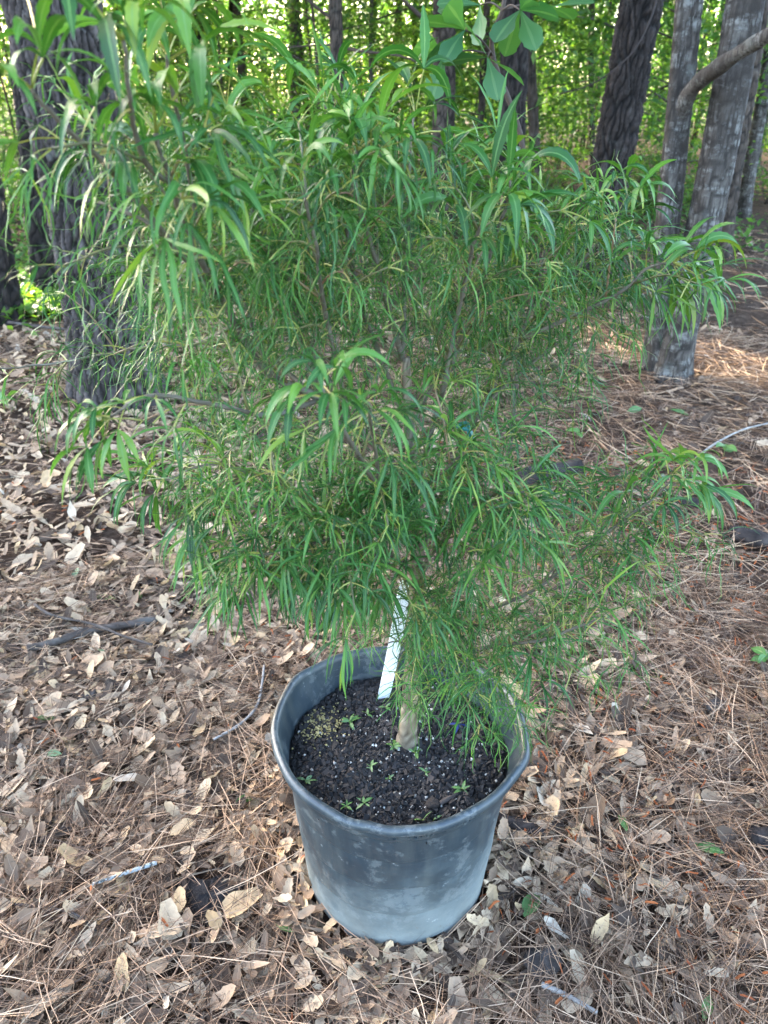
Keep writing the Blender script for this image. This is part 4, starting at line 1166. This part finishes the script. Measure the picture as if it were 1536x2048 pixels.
# ------------------------------------------------------------------ single things lying on the ground
def stick(name, pts, r0, r1, mt, label, cat, side=None, z=.018, ns=9, n_=26, knob=.10):
    P = []
    for p in pts:
        q = at_z(p[0], p[1], 0); q[2] = float(ground_z(q[0], q[1])) + (p[2] if len(p) > 2 else z); P.append(q)
    C = resample(P, n_); root = empty(name, C[n_ // 2] * np.array([1, 1, 0]), label, cat)
    mb = MB(); tube(mb, C, np.linspace(r0, r1, n_) * (1 + knob * rng.normal(size=n_)), ns, 0, .5)
    for a in mb.acr: a[:] = 1
    for a in mb.tone: a[:] = np.clip(.5 + .25 * rng.normal(size=len(a)), 0, 1)
    mb.obj('wood', mt, root)
    return root
stick('dead_branch', [(58, 1308), (110, 1296), (180, 1272), (250, 1258), (316, 1244)], .011, .013, M_DEADWOOD, 'thick grey dead branch lying on the leaves at left', 'branch', knob=.07, z=.030)
stick('dead_twig', [(78, 1240), (112, 1258), (190, 1270), (250, 1290), (308, 1308)], .0045, .003, M_DEADWOOD, 'thin brown twig lying across the thick grey dead branch', 'twig', z=.052)
stick('dead_twig', [(10, 1290), (40, 1302), (75, 1318)], .003, .002, M_DEADWOOD, 'short bent twig at the lower end of the thick dead branch', 'twig')
m, n, b = mat('lichen_stick'); M_LICH = m
n.links.new(ramp(n, [(.42, (.06, .065, .06)), (.5, (.34, .37, .355))], noise(n, 90, 3, .6, coords(n))), b.inputs['Base Color']); b.inputs['Roughness'].default_value = .9
stick('lichen_stick', [(192, 1792), (250, 1770), (318, 1744)], .0028, .0048, M_LICH, 'short white speckled lichen stick on the needles at lower left', 'stick', z=.03, knob=.06)
m, n, b = mat('pale_wood'); M_PALE = m
n.links.new(ramp(n, [(.3, (.14, .12, .10)), (.7, (.28, .26, .23))], noise(n, 60, 4, .6, coords(n))), b.inputs['Base Color']); b.inputs['Roughness'].default_value = .85
stick('dead_twig', [(428, 1490), (480, 1462), (515, 1428), (526, 1385), (530, 1350)], .0035, .003, M_PALE, 'pale bare twig curving up to the left side of the pot', 'twig', z=.03)
stick('dead_twig', [(1375, 950), (1420, 915), (1480, 880), (1545, 858)], .006, .004, M_PALE, 'long pale stick on the ground reaching the right edge', 'stick', z=.04)
stick('dead_twig', [(1080, 1985), (1130, 2008), (1190, 2045)], .005, .004, M_PALE, 'pale broken stick among needles at the bottom edge, right of centre', 'stick', z=.025)
stick('dead_twig', [(40, 1830), (110, 1840), (160, 1852), (200, 1885)], .0028, .002, M_DEADWOOD, 'dark thin twig in the leaves below the lichen stick', 'twig', z=.024)
stick('dead_twig', [(20, 655), (110, 668), (215, 672)], .012, .008, M_DEADWOOD, 'dead branch on the ground in front of the sunlit groundcover', 'branch', z=.05)

def pine_log():
    c = at_z(1118, 945, .04); root = empty('log_piece', (c[0], c[1], 0), 'short dark sawn log piece on the ground right of the shrub', 'log')
    mb = MB(); d = nrm(np.array([.95, .3, 0])); P = c + d * np.linspace(-.19, .09, 16)[:, None]; P[:, 2] = .035
    tube(mb, P, .048 * (1 + .05 * rng.normal(size=16)), 12, 0, .5)
    for a in mb.tone: a[:] = rng.random(len(a)) * .6
    for a in mb.acr: a[:] = np.clip(rng.random(len(a)) + .4, 0, 1)
    mb.obj('log_wood', M_PINE_DARK, root)
pine_log()

def bark_piece(px, py, L, W, ang, label, mt, h=.010):
    c = at_z(px, py, .015); mb = MB()
    nx, ny = 9, 4
    u = np.linspace(-1, 1, nx); v = np.linspace(-1, 1, ny); U, Vv = np.meshgrid(u, v)
    x = U * L / 2 * (1 + .08 * rng.normal(size=U.shape)); y = Vv * W / 2 * (1 - .35 * U ** 2 + .1 * rng.normal(size=U.shape)); zt = h * (1.3 - Vv ** 2 * .7) + .002 * rng.normal(size=U.shape)
    top = np.stack([x, y, zt], -1).reshape(-1, 3); bot = np.stack([x, y, zt * 0 - .004], -1).reshape(-1, 3)
    i = np.arange(ny - 1)[:, None] * nx; j = np.arange(nx - 1)[None]
    q = np.stack([i + j, i + j + 1, i + nx + j + 1, i + nx + j], -1).reshape(-1, 4); M_ = nx * ny
    ring = list(range(nx)) + [nx * k + nx - 1 for k in range(1, ny)] + [nx * (ny - 1) + k for k in range(nx - 2, -1, -1)] + [nx * k for k in range(ny - 2, 0, -1)]
    sd = [[ring[k], M_ + ring[k], M_ + ring[(k + 1) % len(ring)], ring[(k + 1) % len(ring)]] for k in range(len(ring))]
    ca, sa = math.cos(ang), math.sin(ang); R = np.array([[ca, -sa, 0], [sa, ca, 0], [0, 0, 1]])
    g = np.array([c[0], c[1], float(ground_z(c[0], c[1])) + .018])
    mb.add(np.vstack([top, bot]) @ R.T + g, np.vstack([q, q[:, ::-1] + M_, sd]), None, 0, rng.random(2 * M_), np.clip(.5 + rng.random(2 * M_), 0, 1))
    o = mb.obj('bark_piece', mt, loc=g); tag(o, label, 'bark')
bark_piece(1040, 1655, .10, .030, -.35, 'dark brown bark piece on the needles right of the pot rim', M_PINE_DARK)
bark_piece(1508, 1085, .16, .07, -.5, 'dark crumbly bark lump at the right edge, middle height', M_PINE_DARK, .03)
bark_piece(1425, 1410, .05, .03, .5, 'grey bark piece on the needles at right below the green seedling', M_DEADWOOD)
bark_piece(1085, 1925, .065, .06, .4, 'flat slate grey bark flake among needles at lower right', M_DEADWOOD, .006)
bark_piece(175, 1395, .045, .025, .6, 'small grey bark piece on the litter at left', M_DEADWOOD)
bark_piece(1528, 1668, .06, .05, .2, 'dark bark chunk cut by the right edge near the lower corner', M_PINE_DARK, .02)
bark_piece(1370, 1008, .10, .05, -.2, 'dark bark lump behind the far right low sprig', M_PINE_DARK, .02)

GREEN = [(210, 1196, .06, 'fallen green leaf on the leaves above the thick dead branch', .5),
         (155, 1157, .05, 'pale bluish green leaf on the litter at left, higher of the pair', 1.),
         (280, 1188, .04, 'small bright green leaf scrap right of the fallen green leaf', .3),
         (92, 1438, .055, 'narrow green leaf on the litter below the dead branch', .1),
         (108, 1510, .045, 'pale green leaf standing on the needles at left', .8),
         (490, 1596, .045, 'green leaf on the needles just left of the pot', .1),
         (1246, 1640, .05, 'bright green leaf on a tan leaf right of the pot', .5),
         (1418, 1686, .06, 'long narrow green leaf on the needles at far right', .2),
         (1066, 1805, .06, 'olive green leaf on the needles right of the pot foot', .6),
         (574, 1858, .05, 'dull green leaf on the needles left of the pot foot', .6),
         (1412, 2030, .05, 'green leaf standing upright at the bottom edge, right', .5),
         (1270, 822, .09, 'green leaf cluster on the brown ground right of the shrub', .2),
         (1360, 828, .09, 'green leaf on the brown ground at right, farthest from the pot', .2),
         (260, 950, .06, 'green leaf scrap on the litter at left behind the shrub', .6),
         (200, 1295, .03, 'small pale leaf under the dead branch', 1.)]
for px, py, L, lab, tn in GREEN:
    c = at_z(px, py, .02); c[2] = float(ground_z(c[0], c[1])) + .026
    mb = MB(); a = rng.random() * 6.28
    d = np.array([[math.cos(a), math.sin(a) * .7, .15]])
    ribbons(mb, c[None] - d * L / 2, d, L, L * rng.uniform(.15, .28), np.array([.05, .5, .9, 1, .9, .55, .05]), .3, rng.normal() * .4, 0, tn, .25, .3, 3)
    o = mb.obj('green_leaf', M_GREENFALL, loc=c); tag(o, lab, 'leaf')
YELL = [(330, 1868, .085, .02, 'large tan spatula shaped leaf lying by the dark bare soil patch', .80, .3),
        (365, 1805, .055, .013, 'yellowish leaf left of the dark bare soil patch', .90, -1.2),
        (428, 1845, .045, .014, 'yellowish leaf on the dark bare soil patch', .92, -.9),
        (365, 1660, .055, .015, 'yellow brown oval leaf above the bare soil patch', .88, .6),
        (1275, 1932, .055, .013, 'pale cream pointed leaf near the bottom right', .74, .1),
        (1480, 1808, .075, .009, 'narrow rust brown leaf on the needles near the right edge', .2, -.6),
        (255, 1555, .065, .014, 'bleached whitish lobed leaf on the needles at left', 1.0, .2)]
for px, py, L, W, lab, tn, a in YELL:
    c = at_z(px, py, .02); c[2] = float(ground_z(c[0], c[1])) + .032
    d = np.array([[math.cos(a), math.sin(a), .05]]); mb = MB()
    ribbons(mb, c[None] - d * L / 2, d, L, W, np.array([.12, .55, .85, .8, .9, 1, .7, .1]), .15, rng.normal() * .2, 0, tn, .22, .25, 3)
    o = mb.obj('dead_leaf', M_DEAD, loc=c); tag(o, lab, 'leaf')
# bare patch of dark soil left of the pot foot
def soil_patch():
    c = at_z(420, 1800, 0); ns = 30; th = np.arange(ns) * 6.283 / ns
    mb = MB(); V = [c + (0, 0, .022)]
    rr = [(.35, .020), (.7, .012), (1.0, -.004)]
    for f, z in rr:
        for t in th:
            r = .062 * f * (1 + .2 * math.sin(3 * t) + .12 * math.sin(5 * t + 1)); V.append(np.array([c[0] + 1.1 * r * math.cos(t), c[1] + r * math.sin(t), 0]) + (0, 0, z + float(ground_z(c[0], c[1])) + .003 * rng.normal()))
    V[0][2] = float(ground_z(c[0], c[1])) + .021
    j = np.arange(ns); k = (j + 1) % ns
    q = np.vstack([np.stack([1 + j, 1 + k, 1 + ns + k, 1 + ns + j], -1), np.stack([1 + ns + j, 1 + ns + k, 1 + 2 * ns + k, 1 + 2 * ns + j], -1)])
    mb.add(V, q, np.stack([0 * j, 1 + k, 1 + j], -1))
    o = mb.obj('soil_patch', M_SOIL); tag(o, kind='structure')
soil_patch()
for px, py, n_, L, lab in [(1526, 1338, 7, .05, 'green seedling with broad leaves growing at the right edge'),
                           (1445, 922, 5, .06, 'low green seedling beside the long pale stick'),
                           (1155, 878, 4, .05, 'small green seedling behind the dark log piece'),
                           (1225, 600, 6, .10, 'seedling at the foot of the leaning pine'),
                           (20, 820, 5, .07, 'low green seedling at the left edge near the pine foot')]:
    seedling(px, py, n_, L, lab, .4, .5, .28, z=.0, name='ground_seedling', stem=.05)
print('TRIS', sum(len(o.data.polygons) for o in scn.objects if o.type == 'MESH'))
